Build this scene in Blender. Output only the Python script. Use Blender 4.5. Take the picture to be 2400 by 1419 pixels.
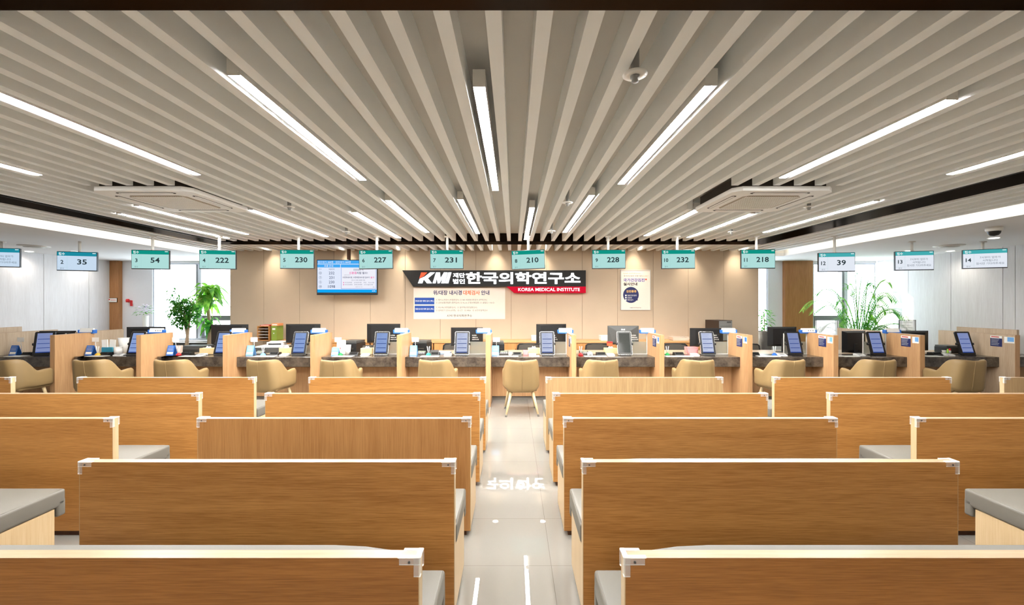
import bpy, bmesh, math, random
from mathutils import Vector, Matrix, Euler

# ------------------------------------------------------------------ scene basics
SC = bpy.context.scene
COL = SC.collection
for o in list(bpy.data.objects):
    bpy.data.objects.remove(o)

CAM_Z = 1.65
cam_data = bpy.data.cameras.new('camera')
cam_data.sensor_width = 36.0
cam_data.lens = 15.0
cam_data.shift_x = -3.0 / 2400.0
cam_data.clip_start = 0.05
cam = bpy.data.objects.new('camera', cam_data)
cam.location = (0, 0, CAM_Z)
cam.rotation_euler = (math.pi / 2, 0, 0)
COL.objects.link(cam)
SC.camera = cam

SC.view_settings.view_transform = 'Standard'
SC.view_settings.look = 'None'
SC.view_settings.gamma = 1.0
SC.view_settings.use_curve_mapping = False
SC.view_settings.exposure = 0.5

LAMP = 130.0        # radiance of the linear ceiling lamps
COVE = 11.0         # radiance of the cove light strips
SPOT = 44.0        # watts of each wall-washing downlight
DOWN = 16.0        # watts of each soffit downlight
SKY = 6.5

world = bpy.data.worlds.new('sky')
SC.world = world
world.use_nodes = True
wn = world.node_tree
wn.nodes.clear()
bg = wn.nodes.new('ShaderNodeBackground')
bg.inputs[0].default_value = (0.84, 0.92, 1.0, 1)
bg.inputs[1].default_value = SKY
wo = wn.nodes.new('ShaderNodeOutputWorld')
wn.links.new(bg.outputs[0], wo.inputs[0])

sun_data = bpy.data.lights.new('sun', 'SUN')
sun_data.energy = 7.0
sun_data.angle = 0.01
sun_data.color = (1.0, 0.9, 0.72)
sun = bpy.data.objects.new('sun', sun_data)
sd = Vector((0.55, -0.42, -0.30))
sun.rotation_euler = sd.to_track_quat('-Z', 'Y').to_euler()
COL.objects.link(sun)

# ------------------------------------------------------------------ helpers
def lin(c):
    c = c / 255.0
    return c / 12.92 if c <= 0.04045 else ((c + 0.055) / 1.055) ** 2.4

def rgb(r, g, b):
    return (lin(r), lin(g), lin(b), 1.0)

def px(x, d):
    """World X of photo column x at distance d."""
    return (x - 1203.0) / 1000.0 * d

def pz(y, d):
    """World Z of photo row y at distance d."""
    return CAM_Z + (709.5 - y) / 1000.0 * d

class MB:
    def __init__(self):
        self.bm = bmesh.new()

    def box(self, x0, x1, y0, y1, z0, z1, b=0.0, seg=2):
        bm = self.bm
        vs = [bm.verts.new(p) for p in ((x0, y0, z0), (x1, y0, z0), (x1, y1, z0), (x0, y1, z0),
                                        (x0, y0, z1), (x1, y0, z1), (x1, y1, z1), (x0, y1, z1))]
        fs = [bm.faces.new([vs[i] for i in f]) for f in ((3, 2, 1, 0), (4, 5, 6, 7), (0, 1, 5, 4), (1, 2, 6, 5), (2, 3, 7, 6), (3, 0, 4, 7))]
        if b > 0:
            es = set()
            for f in fs:
                es.update(f.edges)
            bmesh.ops.bevel(bm, geom=list(es), offset=b, segments=seg, affect='EDGES', profile=0.6)
        return self

    def quad(self, pts):
        vs = [self.bm.verts.new(p) for p in pts]
        self.bm.faces.new(vs)
        return self

    def prism(self, poly, a0, a1, plane='xz'):
        """Extruded polygon: 'xz' along y, 'xy' along z, 'yz' along x."""
        def P(u, v, a):
            return (u, a, v) if plane == 'xz' else ((u, v, a) if plane == 'xy' else (a, u, v))
        bm = self.bm
        A = [bm.verts.new(P(u, v, a0)) for u, v in poly]
        B = [bm.verts.new(P(u, v, a1)) for u, v in poly]
        n = len(poly)
        fs = [bm.faces.new(A), bm.faces.new(B[::-1])]
        for i in range(n):
            fs.append(bm.faces.new((A[i], B[i], B[(i + 1) % n], A[(i + 1) % n])))
        bmesh.ops.recalc_face_normals(bm, faces=fs)
        return self

    def tube(self, pts, rad, n=8, cap=True):
        bm = self.bm
        pts = [Vector(p) for p in pts]
        rads = rad if isinstance(rad, (list, tuple)) else [rad] * len(pts)
        rings = []
        prev = None
        for i, p in enumerate(pts):
            t = (pts[min(i + 1, len(pts) - 1)] - pts[max(i - 1, 0)]).normalized()
            if prev is None:
                a = Vector((0, 0, 1)) if abs(t.z) < 0.9 else Vector((1, 0, 0))
                u = t.cross(a).normalized()
            else:
                u = (prev - t * prev.dot(t)).normalized()
            prev = u
            w = t.cross(u)
            rings.append([bm.verts.new(p + (u * math.cos(k * math.tau / n) + w * math.sin(k * math.tau / n)) * rads[i]) for k in range(n)])
        fs = []
        for a, b in zip(rings, rings[1:]):
            for k in range(n):
                fs.append(bm.faces.new((a[k], a[(k + 1) % n], b[(k + 1) % n], b[k])))
        if cap:
            fs.append(bm.faces.new(rings[0][::-1]))
            fs.append(bm.faces.new(rings[-1]))
        bmesh.ops.recalc_face_normals(bm, faces=fs)
        return self

    def lathe(self, prof, n=20, c=(0, 0, 0)):
        bm = self.bm
        rings = []
        for r, z in prof:
            if r < 1e-5:
                rings.append([bm.verts.new((c[0], c[1], c[2] + z))])
            else:
                rings.append([bm.verts.new((c[0] + r * math.cos(k * math.tau / n), c[1] + r * math.sin(k * math.tau / n), c[2] + z)) for k in range(n)])
        fs = []
        for a, b in zip(rings, rings[1:]):
            for k in range(n):
                k2 = (k + 1) % n
                if len(a) == 1 and len(b) == 1:
                    continue
                if len(a) == 1:
                    fs.append(bm.faces.new((a[0], b[k2], b[k])))
                elif len(b) == 1:
                    fs.append(bm.faces.new((a[k], a[k2], b[0])))
                else:
                    fs.append(bm.faces.new((a[k], a[k2], b[k2], b[k])))
        bmesh.ops.recalc_face_normals(bm, faces=fs)
        return self

    def text(self, body, x, z, w=None, h=None, y=0.0, bold=0.0, shear=0.0, depth=0.0, align='C', rot=None):
        """Flat or extruded lettering in the XZ plane facing -Y, fitted to a box w x h centred (or left-aligned) on x, z."""
        cu = bpy.data.curves.new('lettering', 'FONT')
        cu.body = body
        cu.size = 1.0
        cu.offset = bold
        cu.shear = shear
        cu.resolution_u = 2 if depth == 0 else 4
        if depth:
            cu.extrude = 0.5
        ob = bpy.data.objects.new('lettering', cu)
        COL.objects.link(ob)
        dg = bpy.context.evaluated_depsgraph_get()
        me = bpy.data.meshes.new_from_object(ob.evaluated_get(dg))
        bpy.data.objects.remove(ob)
        bpy.data.curves.remove(cu)
        if not me.vertices:
            return self
        us = [v.co.x for v in me.vertices]
        vs = [v.co.y for v in me.vertices]
        u0, u1, v0, v1 = min(us), max(us), min(vs), max(vs)
        sx = (w / (u1 - u0)) if w else None
        sy = (h / (v1 - v0)) if h else None
        if sx is None:
            sx = sy
        if sy is None:
            sy = sx
        uc = (u0 + u1) / 2 if align == 'C' else u0
        vc = (v0 + v1) / 2
        for v in me.vertices:
            p = ((v.co.x - uc) * sx, y - v.co.z * depth, (v.co.y - vc) * sy)
            if rot:
                p = rot(p)
            v.co = (x + p[0], p[1], z + p[2])
        self.bm.from_mesh(me)
        bpy.data.meshes.remove(me)
        return self

    def build(self, name, mat, parent=None, smooth=False, loc=None, label=None):
        me = bpy.data.meshes.new(name)
        self.bm.normal_update()
        self.bm.to_mesh(me)
        self.bm.free()
        if smooth:
            me.shade_smooth()
        me.materials.append(mat)
        o = bpy.data.objects.new(name, me)
        COL.objects.link(o)
        if parent is not None:
            o.parent = parent
        if loc:
            o.location = loc
        if label:
            o['label'] = label
        return o

def thing(name, label, cat, loc=(0, 0, 0), rz=0.0, group=None):
    o = bpy.data.objects.new(name, None)
    o.empty_display_size = 0.1
    COL.objects.link(o)
    o.location = loc
    o.rotation_euler = (0, 0, rz)
    return tag(o, label, cat, group)

def tag(o, label, cat, group=None):
    o['label'] = label
    o['category'] = cat
    if group:
        o['group'] = group
    return o

def struct(o):
    o['kind'] = 'structure'
    return o

CHILD = {}
def copy_tree(root, loc, rz=0.0, label=None, group=None, scale=None):
    """A copy of a thing with copies of its parts and sub-parts (mesh data shared)."""
    if root.name not in CHILD:
        CHILD[root.name] = [(c, list(c.children)) for c in root.children]
    r = root.copy()
    COL.objects.link(r)
    r.location = loc
    r.rotation_euler = (0, 0, rz)
    if scale:
        r.scale = scale
    if label:
        r['label'] = label
    if group:
        r['group'] = group
    for c, subs in CHILD[root.name]:
        k = c.copy()
        COL.objects.link(k)
        k.parent = r
        for s in subs:
            q = s.copy()
            COL.objects.link(q)
            q.parent = k
    return r

# ------------------------------------------------------------------ materials
MATS = {}
def new_mat(name):
    m = bpy.data.materials.new(name)
    m.use_nodes = True
    nt = m.node_tree
    return m, nt, nt.nodes['Principled BSDF']

def mat(name, col, rough=0.5, metal=0.0, spec=0.5, noise=0.0, nscale=30.0, bump=0.0, bscale=200.0, trans=0.0, alpha=1.0, ior=1.45, coat=0.0):
    if name in MATS:
        return MATS[name]
    m, nt, p = new_mat(name)
    p.inputs['Base Color'].default_value = col
    p.inputs['Roughness'].default_value = rough
    p.inputs['Metallic'].default_value = metal
    p.inputs['Specular IOR Level'].default_value = spec
    p.inputs['IOR'].default_value = ior
    p.inputs['Transmission Weight'].default_value = trans
    p.inputs['Alpha'].default_value = alpha
    p.inputs['Coat Weight'].default_value = coat
    tc = nt.nodes.new('ShaderNodeTexCoord')
    if noise:
        nz = nt.nodes.new('ShaderNodeTexNoise')
        nz.inputs['Scale'].default_value = nscale
        nz.inputs['Detail'].default_value = 4
        nt.links.new(tc.outputs['Object'], nz.inputs['Vector'])
        mr = nt.nodes.new('ShaderNodeMapRange')
        mr.inputs['From Min'].default_value = 0.3
        mr.inputs['From Max'].default_value = 0.7
        mr.inputs['To Min'].default_value = 1 - noise
        mr.inputs['To Max'].default_value = 1 + noise
        nt.links.new(nz.outputs['Fac'], mr.inputs['Value'])
        mx = nt.nodes.new('ShaderNodeVectorMath')
        mx.operation = 'SCALE'
        mx.inputs[0].default_value = col[:3]
        nt.links.new(mr.outputs['Result'], mx.inputs['Scale'])
        nt.links.new(mx.outputs['Vector'], p.inputs['Base Color'])
    if bump:
        nb = nt.nodes.new('ShaderNodeTexNoise')
        nb.inputs['Scale'].default_value = bscale
        nt.links.new(tc.outputs['Object'], nb.inputs['Vector'])
        bp = nt.nodes.new('ShaderNodeBump')
        bp.inputs['Strength'].default_value = bump
        bp.inputs['Distance'].default_value = 0.002
        nt.links.new(nb.outputs['Fac'], bp.inputs['Height'])
        nt.links.new(bp.outputs['Normal'], p.inputs['Normal'])
    MATS[name] = m
    return m

def emit(name, col, strength=1.0):
    if name in MATS:
        return MATS[name]
    m = bpy.data.materials.new(name)
    m.use_nodes = True
    nt = m.node_tree
    nt.nodes.clear()
    e = nt.nodes.new('ShaderNodeEmission')
    e.inputs[0].default_value = col
    e.inputs[1].default_value = strength if strength > 2.5 else strength / 2 ** 0.5
    out = nt.nodes.new('ShaderNodeOutputMaterial')
    nt.links.new(e.outputs[0], out.inputs[0])
    MATS[name] = m
    return m

def wood(name, light, dark, along='x', rough=0.42, fine=1.0, band=0.5):
    """Veneer: stretched noise for pores plus broad slow bands; each object gets its own offset."""
    if name in MATS:
        return MATS[name]
    m, nt, p = new_mat(name)
    L = nt.links
    tc = nt.nodes.new('ShaderNodeTexCoord')
    oi = nt.nodes.new('ShaderNodeObjectInfo')
    ad = nt.nodes.new('ShaderNodeVectorMath')
    ad.operation = 'ADD'
    sc = nt.nodes.new('ShaderNodeVectorMath')
    sc.operation = 'SCALE'
    sc.inputs[0].default_value = (7.3, 3.1, 5.7)
    L.new(oi.outputs['Random'], sc.inputs['Scale'])
    L.new(tc.outputs['Object'], ad.inputs[0])
    L.new(sc.outputs['Vector'], ad.inputs[1])
    def noise(scale, detail, stretch):
        mp = nt.nodes.new('ShaderNodeMapping')
        mp.inputs['Scale'].default_value = stretch
        L.new(ad.outputs['Vector'], mp.inputs['Vector'])
        n = nt.nodes.new('ShaderNodeTexNoise')
        n.inputs['Scale'].default_value = scale
        n.inputs['Detail'].default_value = detail
        n.inputs['Roughness'].default_value = 0.6
        L.new(mp.outputs['Vector'], n.inputs['Vector'])
        return n.outputs['Fac']
    if along == 'x':
        s1, s2 = (0.9, 30, 30), (0.35, 7, 7)
    elif along == 'y':
        s1, s2 = (30, 0.9, 30), (7, 0.35, 7)
    else:
        s1, s2 = (30, 30, 0.9), (7, 7, 0.35)
    f = noise(4.5 * fine, 5, s1)
    b = noise(1.6, 2, s2)
    mx = nt.nodes.new('ShaderNodeMix')
    mx.data_type = 'FLOAT'
    mx.inputs[0].default_value = band
    L.new(f, mx.inputs[2])
    L.new(b, mx.inputs[3])
    cr = nt.nodes.new('ShaderNodeValToRGB')
    cr.color_ramp.elements[0].position = 0.34
    cr.color_ramp.elements[0].color = dark
    cr.color_ramp.elements[1].position = 0.62
    cr.color_ramp.elements[1].color = light
    L.new(mx.outputs[0], cr.inputs['Fac'])
    L.new(cr.outputs['Color'], p.inputs['Base Color'])
    p.inputs['Roughness'].default_value = rough
    p.inputs['Specular IOR Level'].default_value = 0.4
    MATS[name] = m
    return m

OAK = wood('oak_veneer_across', rgb(202, 145, 80), rgb(160, 106, 50), 'x', fine=1.7, band=0.32)
OAK_SHADED = wood('shaded_oak_veneer_across', rgb(164, 110, 55), rgb(126, 80, 34), 'x', fine=1.7, band=0.32)  # darker veneer with the nearest row's shade put into its colour
OAK_UP = wood('oak_veneer_upright', rgb(196, 144, 88), rgb(166, 114, 62), 'z', band=0.35)
OAK_PALE = wood('pale_veneer_upright', rgb(200, 168, 122), rgb(176, 142, 98), 'z', band=0.3)
MAPLE = wood('maple_end', rgb(196, 172, 136), rgb(182, 155, 116), 'z', band=0.3)
MAPLE_X = wood('maple_top', rgb(182, 150, 116), rgb(166, 131, 97), 'x', band=0.3, rough=0.3)
DESK_OAK = wood('counter_oak', rgb(202, 160, 116), rgb(176, 132, 89), 'z', band=0.35)
PART_OAK = wood('grey_oak', rgb(200, 178, 152), rgb(176, 150, 122), 'z', band=0.35)
COLUMN_OAK = wood('column_oak', rgb(184, 132, 86), rgb(158, 106, 62), 'z', band=0.3)
WALL_OAK = wood('pale_wall_veneer', rgb(212, 209, 208), rgb(198, 193, 191), 'z', band=0.3, rough=0.5)
CAB_OAK = wood('cabinet_oak', rgb(206, 150, 92), rgb(176, 118, 64), 'z', band=0.35)
CAB_TOP = wood('cabinet_top_oak', rgb(222, 172, 118), rgb(196, 142, 88), 'x', band=0.35)
DARK_KICK = mat('dark_kick', rgb(78, 48, 28), 0.6, noise=0.1)
LEATHER = mat('grey_leather', rgb(104, 100, 92), 0.5, bump=0.15, bscale=350, noise=0.03, nscale=6)
TAN = mat('tan_leather', rgb(150, 124, 84), 0.48, bump=0.12, bscale=300, noise=0.03, nscale=5)
LEG_PAINT = mat('chair_leg_beige', rgb(216, 190, 146), 0.4, noise=0.03)
RUBBER = mat('grey_rubber', rgb(120, 116, 110), 0.6, noise=0.05)
def clear_plastic_material():
    m, nt, p = new_mat('clear_plastic')
    p.inputs['Base Color'].default_value = rgb(248, 247, 244)
    p.inputs['Roughness'].default_value = 0.3
    ge = nt.nodes.new('ShaderNodeNewGeometry')
    sx = nt.nodes.new('ShaderNodeSeparateXYZ')
    nt.links.new(ge.outputs['True Normal'], sx.inputs[0])
    mr = nt.nodes.new('ShaderNodeMapRange')
    mr.inputs['From Min'].default_value = 0.0
    mr.inputs['From Max'].default_value = 0.8
    mr.inputs['To Min'].default_value = 0.2
    mr.inputs['To Max'].default_value = 0.72
    nt.links.new(sx.outputs['Z'], mr.inputs['Value'])
    nt.links.new(mr.outputs['Result'], p.inputs['Alpha'])
    return m
CLEAR_PLASTIC = clear_plastic_material()
CEIL = mat('ceiling_paint', rgb(206, 203, 196), 0.85, noise=0.012, nscale=3)
SLAT = mat('baffle_paint', rgb(242, 246, 246), 0.7, noise=0.012, nscale=4)
WHITE_CEIL = mat('white_ceiling', rgb(226, 224, 222), 0.85, noise=0.012, nscale=3)
COVE_WHITE = mat('cove_white', rgb(236, 232, 224), 0.8, noise=0.01)
def bronze_material():
    m = bpy.data.materials.new('dark_bronze')
    m.use_nodes = True
    nt = m.node_tree
    nt.nodes.clear()
    out = nt.nodes.new('ShaderNodeOutputMaterial')
    gl = nt.nodes.new('ShaderNodeBsdfGlossy')
    gl.inputs['Color'].default_value = (0.024, 0.018, 0.014, 1)
    gl.inputs['Roughness'].default_value = 0.22
    tc = nt.nodes.new('ShaderNodeTexCoord')
    nz = nt.nodes.new('ShaderNodeTexNoise')
    nz.inputs['Scale'].default_value = 2.5
    mr = nt.nodes.new('ShaderNodeMapRange')
    mr.inputs['To Min'].default_value = 0.16
    mr.inputs['To Max'].default_value = 0.3
    nt.links.new(tc.outputs['Object'], nz.inputs['Vector'])
    nt.links.new(nz.outputs['Fac'], mr.inputs['Value'])
    nt.links.new(mr.outputs['Result'], gl.inputs['Roughness'])
    nt.links.new(gl.outputs[0], out.inputs[0])
    return m
BRONZE = bronze_material()
BLACK_GAP = mat('black_gap', rgb(18, 17, 17), 0.6, noise=0.1)
WHITE_WALL = mat('white_wall', rgb(234, 234, 238), 0.8, noise=0.01)
PANEL = mat('beige_wall_panel', rgb(190, 172, 149), 0.75, noise=0.035, nscale=2.2, bump=0.15, bscale=120)
JOINT = mat('panel_joint', rgb(112, 92, 70), 0.8, noise=0.05)
ALU_WHITE = mat('white_lamp_body', rgb(226, 224, 218), 0.45, noise=0.01)
LAMP_EMIT = emit('lamp_diffuser', (1.0, 0.99, 0.965, 1), LAMP)
COVE_EMIT = emit('cove_strip', (1.0, 0.95, 0.84, 1), COVE)
DOWN_EMIT = emit('downlight_lens', (1.0, 0.95, 0.88, 1), 9.0)
AC_WHITE = mat('air_unit_white', rgb(240, 239, 236), 0.5, noise=0.01)
AC_GREY = mat('air_unit_grille', rgb(176, 164, 148), 0.6, noise=0.03)
AC_DARK = mat('air_slot_dark', rgb(52, 46, 40), 0.6, noise=0.05)
BLACK = mat('black_plastic', rgb(24, 24, 25), 0.42, noise=0.06)
BLACK_MATTE = mat('black_matte', rgb(20, 20, 20), 0.7, noise=0.06)
DGREY = mat('dark_grey_plastic', rgb(72, 72, 70), 0.45, noise=0.04)
MGREY = mat('mid_grey_plastic', rgb(140, 140, 138), 0.45, noise=0.03)
LGREY = mat('light_grey_plastic', rgb(206, 205, 200), 0.45, noise=0.02)
WHITE_P = mat('white_plastic', rgb(240, 240, 238), 0.4, noise=0.01)
PAPER = mat('white_paper', rgb(244, 242, 236), 0.8, noise=0.01)
SILVER = mat('silver_rim', rgb(214, 212, 206), 0.25, metal=0.9, noise=0.03)
CHROME = mat('chrome', rgb(220, 220, 220), 0.15, metal=1.0, noise=0.03)
BLUE = mat('blue_print', rgb(40, 104, 190), 0.5, noise=0.03)
SKYBLUE = mat('light_blue_print', rgb(116, 172, 228), 0.5, noise=0.03)
NAVY = mat('navy_print', rgb(32, 40, 92), 0.6, noise=0.03)
NAVY_TXT = mat('navy_ink', rgb(36, 42, 92), 0.7, noise=0.02)
BLACK_TXT = mat('black_ink', rgb(38, 36, 38), 0.7, noise=0.02)
ORANGE_TXT = mat('orange_ink', rgb(236, 110, 52), 0.7, noise=0.02)
RED_TXT = mat('red_ink', rgb(206, 60, 50), 0.7, noise=0.02)
RED = mat('red_plastic', rgb(214, 40, 44), 0.4, noise=0.03)
TEAL = mat('teal_plastic', rgb(36, 140, 124), 0.4, noise=0.03)
GREEN = mat('green_plastic', rgb(30, 140, 70), 0.4, noise=0.03)
YELLOW = mat('yellow_plastic', rgb(222, 176, 60), 0.4, noise=0.03)
PINK = mat('pink_card', rgb(236, 160, 160), 0.5, noise=0.03)
BEIGE_BOX = mat('beige_card', rgb(226, 196, 146), 0.7, noise=0.05, nscale=40)
CERAMIC = mat('white_ceramic', rgb(242, 240, 236), 0.2, noise=0.01)
SOIL = mat('potting_soil', rgb(62, 46, 34), 0.9, noise=0.3, nscale=60)
POT_GREY = mat('grey_pot', rgb(120, 116, 112), 0.6, noise=0.08)
BARK = mat('bark', rgb(172, 150, 124), 0.8, noise=0.15, nscale=40, bump=0.4, bscale=60)
MESH_GREY = mat('chair_mesh', rgb(84, 78, 70), 0.8, noise=0.1, nscale=300, bump=0.4, bscale=500)
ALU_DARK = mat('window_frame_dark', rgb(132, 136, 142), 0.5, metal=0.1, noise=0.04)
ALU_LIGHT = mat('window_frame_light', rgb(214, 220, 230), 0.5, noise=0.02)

def leaf_mat(name, a, b):
    if name in MATS:
        return MATS[name]
    m, nt, p = new_mat(name)
    tc = nt.nodes.new('ShaderNodeTexCoord')
    n = nt.nodes.new('ShaderNodeTexNoise')
    n.inputs['Scale'].default_value = 9
    nt.links.new(tc.outputs['Object'], n.inputs['Vector'])
    cr = nt.nodes.new('ShaderNodeValToRGB')
    cr.color_ramp.elements[0].position = 0.35
    cr.color_ramp.elements[0].color = a
    cr.color_ramp.elements[1].position = 0.65
    cr.color_ramp.elements[1].color = b
    nt.links.new(n.outputs['Fac'], cr.inputs['Fac'])
    nt.links.new(cr.outputs['Color'], p.inputs['Base Color'])
    p.inputs['Roughness'].default_value = 0.45
    tr = nt.nodes.new('ShaderNodeBsdfTranslucent')
    nt.links.new(cr.outputs['Color'], tr.inputs['Color'])
    ms = nt.nodes.new('ShaderNodeMixShader')
    ms.inputs[0].default_value = 0.6
    out = nt.nodes['Material Output']
    nt.links.new(p.outputs[0], ms.inputs[1])
    nt.links.new(tr.outputs[0], ms.inputs[2])
    nt.links.new(ms.outputs[0], out.inputs[0])
    MATS[name] = m
    return m

LEAF = leaf_mat('leaf_green', rgb(40, 116, 38), rgb(104, 172, 60))
LEAF_LIGHT = leaf_mat('leaf_light_green', rgb(72, 146, 42), rgb(150, 200, 76))
PALM_LEAF = leaf_mat('palm_green', rgb(60, 152, 70), rgb(150, 206, 90))
PETAL = leaf_mat('petal_lilac', rgb(206, 190, 214), rgb(240, 234, 240))

def floor_material():
    m, nt, p = new_mat('polished_tile')
    L = nt.links
    tc = nt.nodes.new('ShaderNodeTexCoord')
    mp = nt.nodes.new('ShaderNodeMapping')
    T = 0.583
    mp.inputs['Location'].default_value = (-0.238, -2.673, 0)
    L.new(tc.outputs['Object'], mp.inputs['Vector'])
    br = nt.nodes.new('ShaderNodeTexBrick')
    br.offset = 0.0
    br.squash = 1.0
    br.inputs['Scale'].default_value = 1.0
    br.inputs['Brick Width'].default_value = T
    br.inputs['Row Height'].default_value = T
    br.inputs['Mortar Size'].default_value = 0.0014
    br.inputs['Mortar Smooth'].default_value = 0.1
    br.inputs['Color1'].default_value = rgb(131, 127, 120)
    br.inputs['Color2'].default_value = rgb(128, 124, 116)
    br.inputs['Mortar'].default_value = rgb(100, 94, 86)
    L.new(mp.outputs['Vector'], br.inputs['Vector'])
    L.new(br.outputs['Color'], p.inputs['Base Color'])
    p.inputs['Roughness'].default_value = 0.004
    p.inputs['IOR'].default_value = 1.52
    return m

def granite_material():
    m, nt, p = new_mat('dark_granite')
    L = nt.links
    tc = nt.nodes.new('ShaderNodeTexCoord')
    oi = nt.nodes.new('ShaderNodeObjectInfo')
    ad = nt.nodes.new('ShaderNodeVectorMath')
    ad.operation = 'ADD'
    L.new(tc.outputs['Object'], ad.inputs[0])
    L.new(oi.outputs['Random'], ad.inputs[1])
    n1 = nt.nodes.new('ShaderNodeTexNoise')
    n1.inputs['Scale'].default_value = 7
    n1.inputs['Detail'].default_value = 8
    n1.inputs['Roughness'].default_value = 0.7
    L.new(ad.outputs['Vector'], n1.inputs['Vector'])
    cr = nt.nodes.new('ShaderNodeValToRGB')
    cr.color_ramp.elements[0].position = 0.35
    cr.color_ramp.elements[0].color = rgb(52, 45, 39)
    cr.color_ramp.elements[1].position = 0.68
    cr.color_ramp.elements[1].color = rgb(106, 95, 84)
    e = cr.color_ramp.elements.new(0.78)
    e.color = rgb(170, 160, 148)
    L.new(n1.outputs['Fac'], cr.inputs['Fac'])
    L.new(cr.outputs['Color'], p.inputs['Base Color'])
    p.inputs['Roughness'].default_value = 0.22
    return m

def pane_material(name, tint, frosted):
    m = bpy.data.materials.new(name)
    m.use_nodes = True
    nt = m.node_tree
    nt.nodes.clear()
    out = nt.nodes.new('ShaderNodeOutputMaterial')
    tr = nt.nodes.new('ShaderNodeBsdfTransparent')
    tr.inputs[0].default_value = tint
    gl = nt.nodes.new('ShaderNodeBsdfGlossy')
    gl.inputs['Roughness'].default_value = 0.02 if not frosted else 0.3
    fr = nt.nodes.new('ShaderNodeFresnel')
    fr.inputs[0].default_value = 1.45
    ms = nt.nodes.new('ShaderNodeMixShader')
    ge = nt.nodes.new('ShaderNodeNewGeometry')
    mu = nt.nodes.new('ShaderNodeMath')
    mu.operation = 'MULTIPLY_ADD'      # fresnel * (1 - backfacing)
    sb = nt.nodes.new('ShaderNodeMath')
    sb.operation = 'SUBTRACT'
    sb.inputs[0].default_value = 1.0
    nt.links.new(ge.outputs['Backfacing'], sb.inputs[1])
    nt.links.new(fr.outputs[0], mu.inputs[0])
    nt.links.new(sb.outputs[0], mu.inputs[1])
    mu.inputs[2].default_value = 0.0
    nt.links.new(mu.outputs[0], ms.inputs[0])
    if frosted:
        df = nt.nodes.new('ShaderNodeBsdfRefraction')
        df.inputs['Color'].default_value = (0.86, 0.88, 0.84, 1)
        df.inputs['Roughness'].default_value = 0.55
        df.inputs['IOR'].default_value = 1.05
        d2 = nt.nodes.new('ShaderNodeBsdfDiffuse')
        d2.inputs[0].default_value = rgb(176, 178, 166)
        m2 = nt.nodes.new('ShaderNodeMixShader')
        m2.inputs[0].default_value = 0.42
        nt.links.new(df.outputs[0], m2.inputs[1])
        nt.links.new(d2.outputs[0], m2.inputs[2])
        nt.links.new(m2.outputs[0], ms.inputs[1])
    else:
        nt.links.new(tr.outputs[0], ms.inputs[1])
    nt.links.new(gl.outputs[0], ms.inputs[2])
    nt.links.new(ms.outputs[0], out.inputs[0])
    return m

FLOOR = floor_material()
GRANITE = granite_material()
GLASS = pane_material('clear_glass', (0.93, 0.95, 0.93, 1), False)
WINDOW_GLASS = pane_material('window_glass', (0.95, 0.97, 0.98, 1), False)
FROST = pane_material('frosted_glass', (0.8, 0.8, 0.8, 1), True)

# ------------------------------------------------------------------ room shell
LW, RW = -9.75, 8.87          # side walls
BACK, NEAR = 10.4, -3.2      # outer window wall, wall behind the camera
MW = 9.1                     # free-standing beige wall behind the counters
MX0, MX1 = px(540, MW), px(1778, MW)
ZS, ZB, ZL = 2.75, 2.905, 2.66   # baffle undersides, ceiling above baffles, side soffits
SL, SR = -6.30, 5.66         # extent of the baffle field
CL, CR = -6.45, 5.86         # cove faces

struct(MB().box(LW - 0.2, RW + 0.2, NEAR - 0.2, BACK + 0.3, -0.1, 0).build('floor', FLOOR))

# ceiling slab above the baffles, its cove pockets and the side soffits
c = struct(MB().box(SL, SR, NEAR, MW + 0.14, ZB, ZB + 0.05).build('ceiling', CEIL))
m = MB()
m.box(LW, CL, NEAR, BACK, ZL, ZL + 0.06)
m.box(CR, RW, NEAR, BACK, ZL, ZL + 0.06)
m.box(CL, CR, MW + 0.14, BACK, ZL, ZL + 0.06)
m.build('side_soffit', WHITE_CEIL, c)
m = MB()
m.box(CL - 0.02, CL, NEAR, MW + 0.14, ZL + 0.061, 3.2)
m.box(CR, CR + 0.02, NEAR, MW + 0.14, ZL + 0.061, 3.2)
m.box(CL - 0.02, CR + 0.02, NEAR, MW + 0.16, 3.2, 3.24)
m.box(CL - 0.02, CR + 0.02, MW + 0.145, MW + 0.165, ZL + 0.061, 3.2)
m.build('cove_face', COVE_WHITE, c)
m = MB()
m.box(SL - 0.0, SL + 0.012, NEAR, MW, ZS + 0.0, ZB)
m.box(SR - 0.012, SR, NEAR, MW, ZS + 0.0, ZB)
m.build('fascia', SLAT, c)
m = MB()
for sx in (SL - 0.022, SR + 0.002):
    m.box(sx, sx + 0.02, NEAR + 0.1, MW, ZS + 0.05, ZS + 0.075)
m.build('light_strip', COVE_EMIT, c)

# baffles (white slats running away from the camera)
P0, PITCH, SW = -0.076, 0.196, 0.062
BX0, BX1 = -5.28, 4.29        # inner field between the bronze channels
AC = [(-4.03, -3.07), (2.10, 3.06)]
AY0, AY1 = 4.02, 5.00
m = MB()
for k in range(-33, 30):
    x = P0 + PITCH * k
    a, b = x - SW / 2, x + SW / 2
    if a < SL + 0.02 or b > SR - 0.02:
        continue
    spans = []
    if BX0 < a and b < BX1:
        spans = [(NEAR + 0.05, 1.26), (1.6, 7.63), (8.06, MW - 0.01)]
    elif b < -5.60 or a > 4.70:
        spans = [(NEAR + 0.05, MW - 0.01)]
    else:
        spans = [(NEAR + 0.05, 1.26), (8.06, MW - 0.01)]
    for (u0, u1) in AC:
        if b > u0 and a < u1:
            n = []
            for (s, e) in spans:
                if s < AY0 and e > AY1:
                    n += [(s, AY0 - 0.01), (AY1 + 0.02, e)]
                else:
                    n.append((s, e))
            spans = n
    for (s, e) in spans:
        m.box(a, b, s, e, ZS, ZB)
m.build('slats', SLAT, c)

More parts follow.
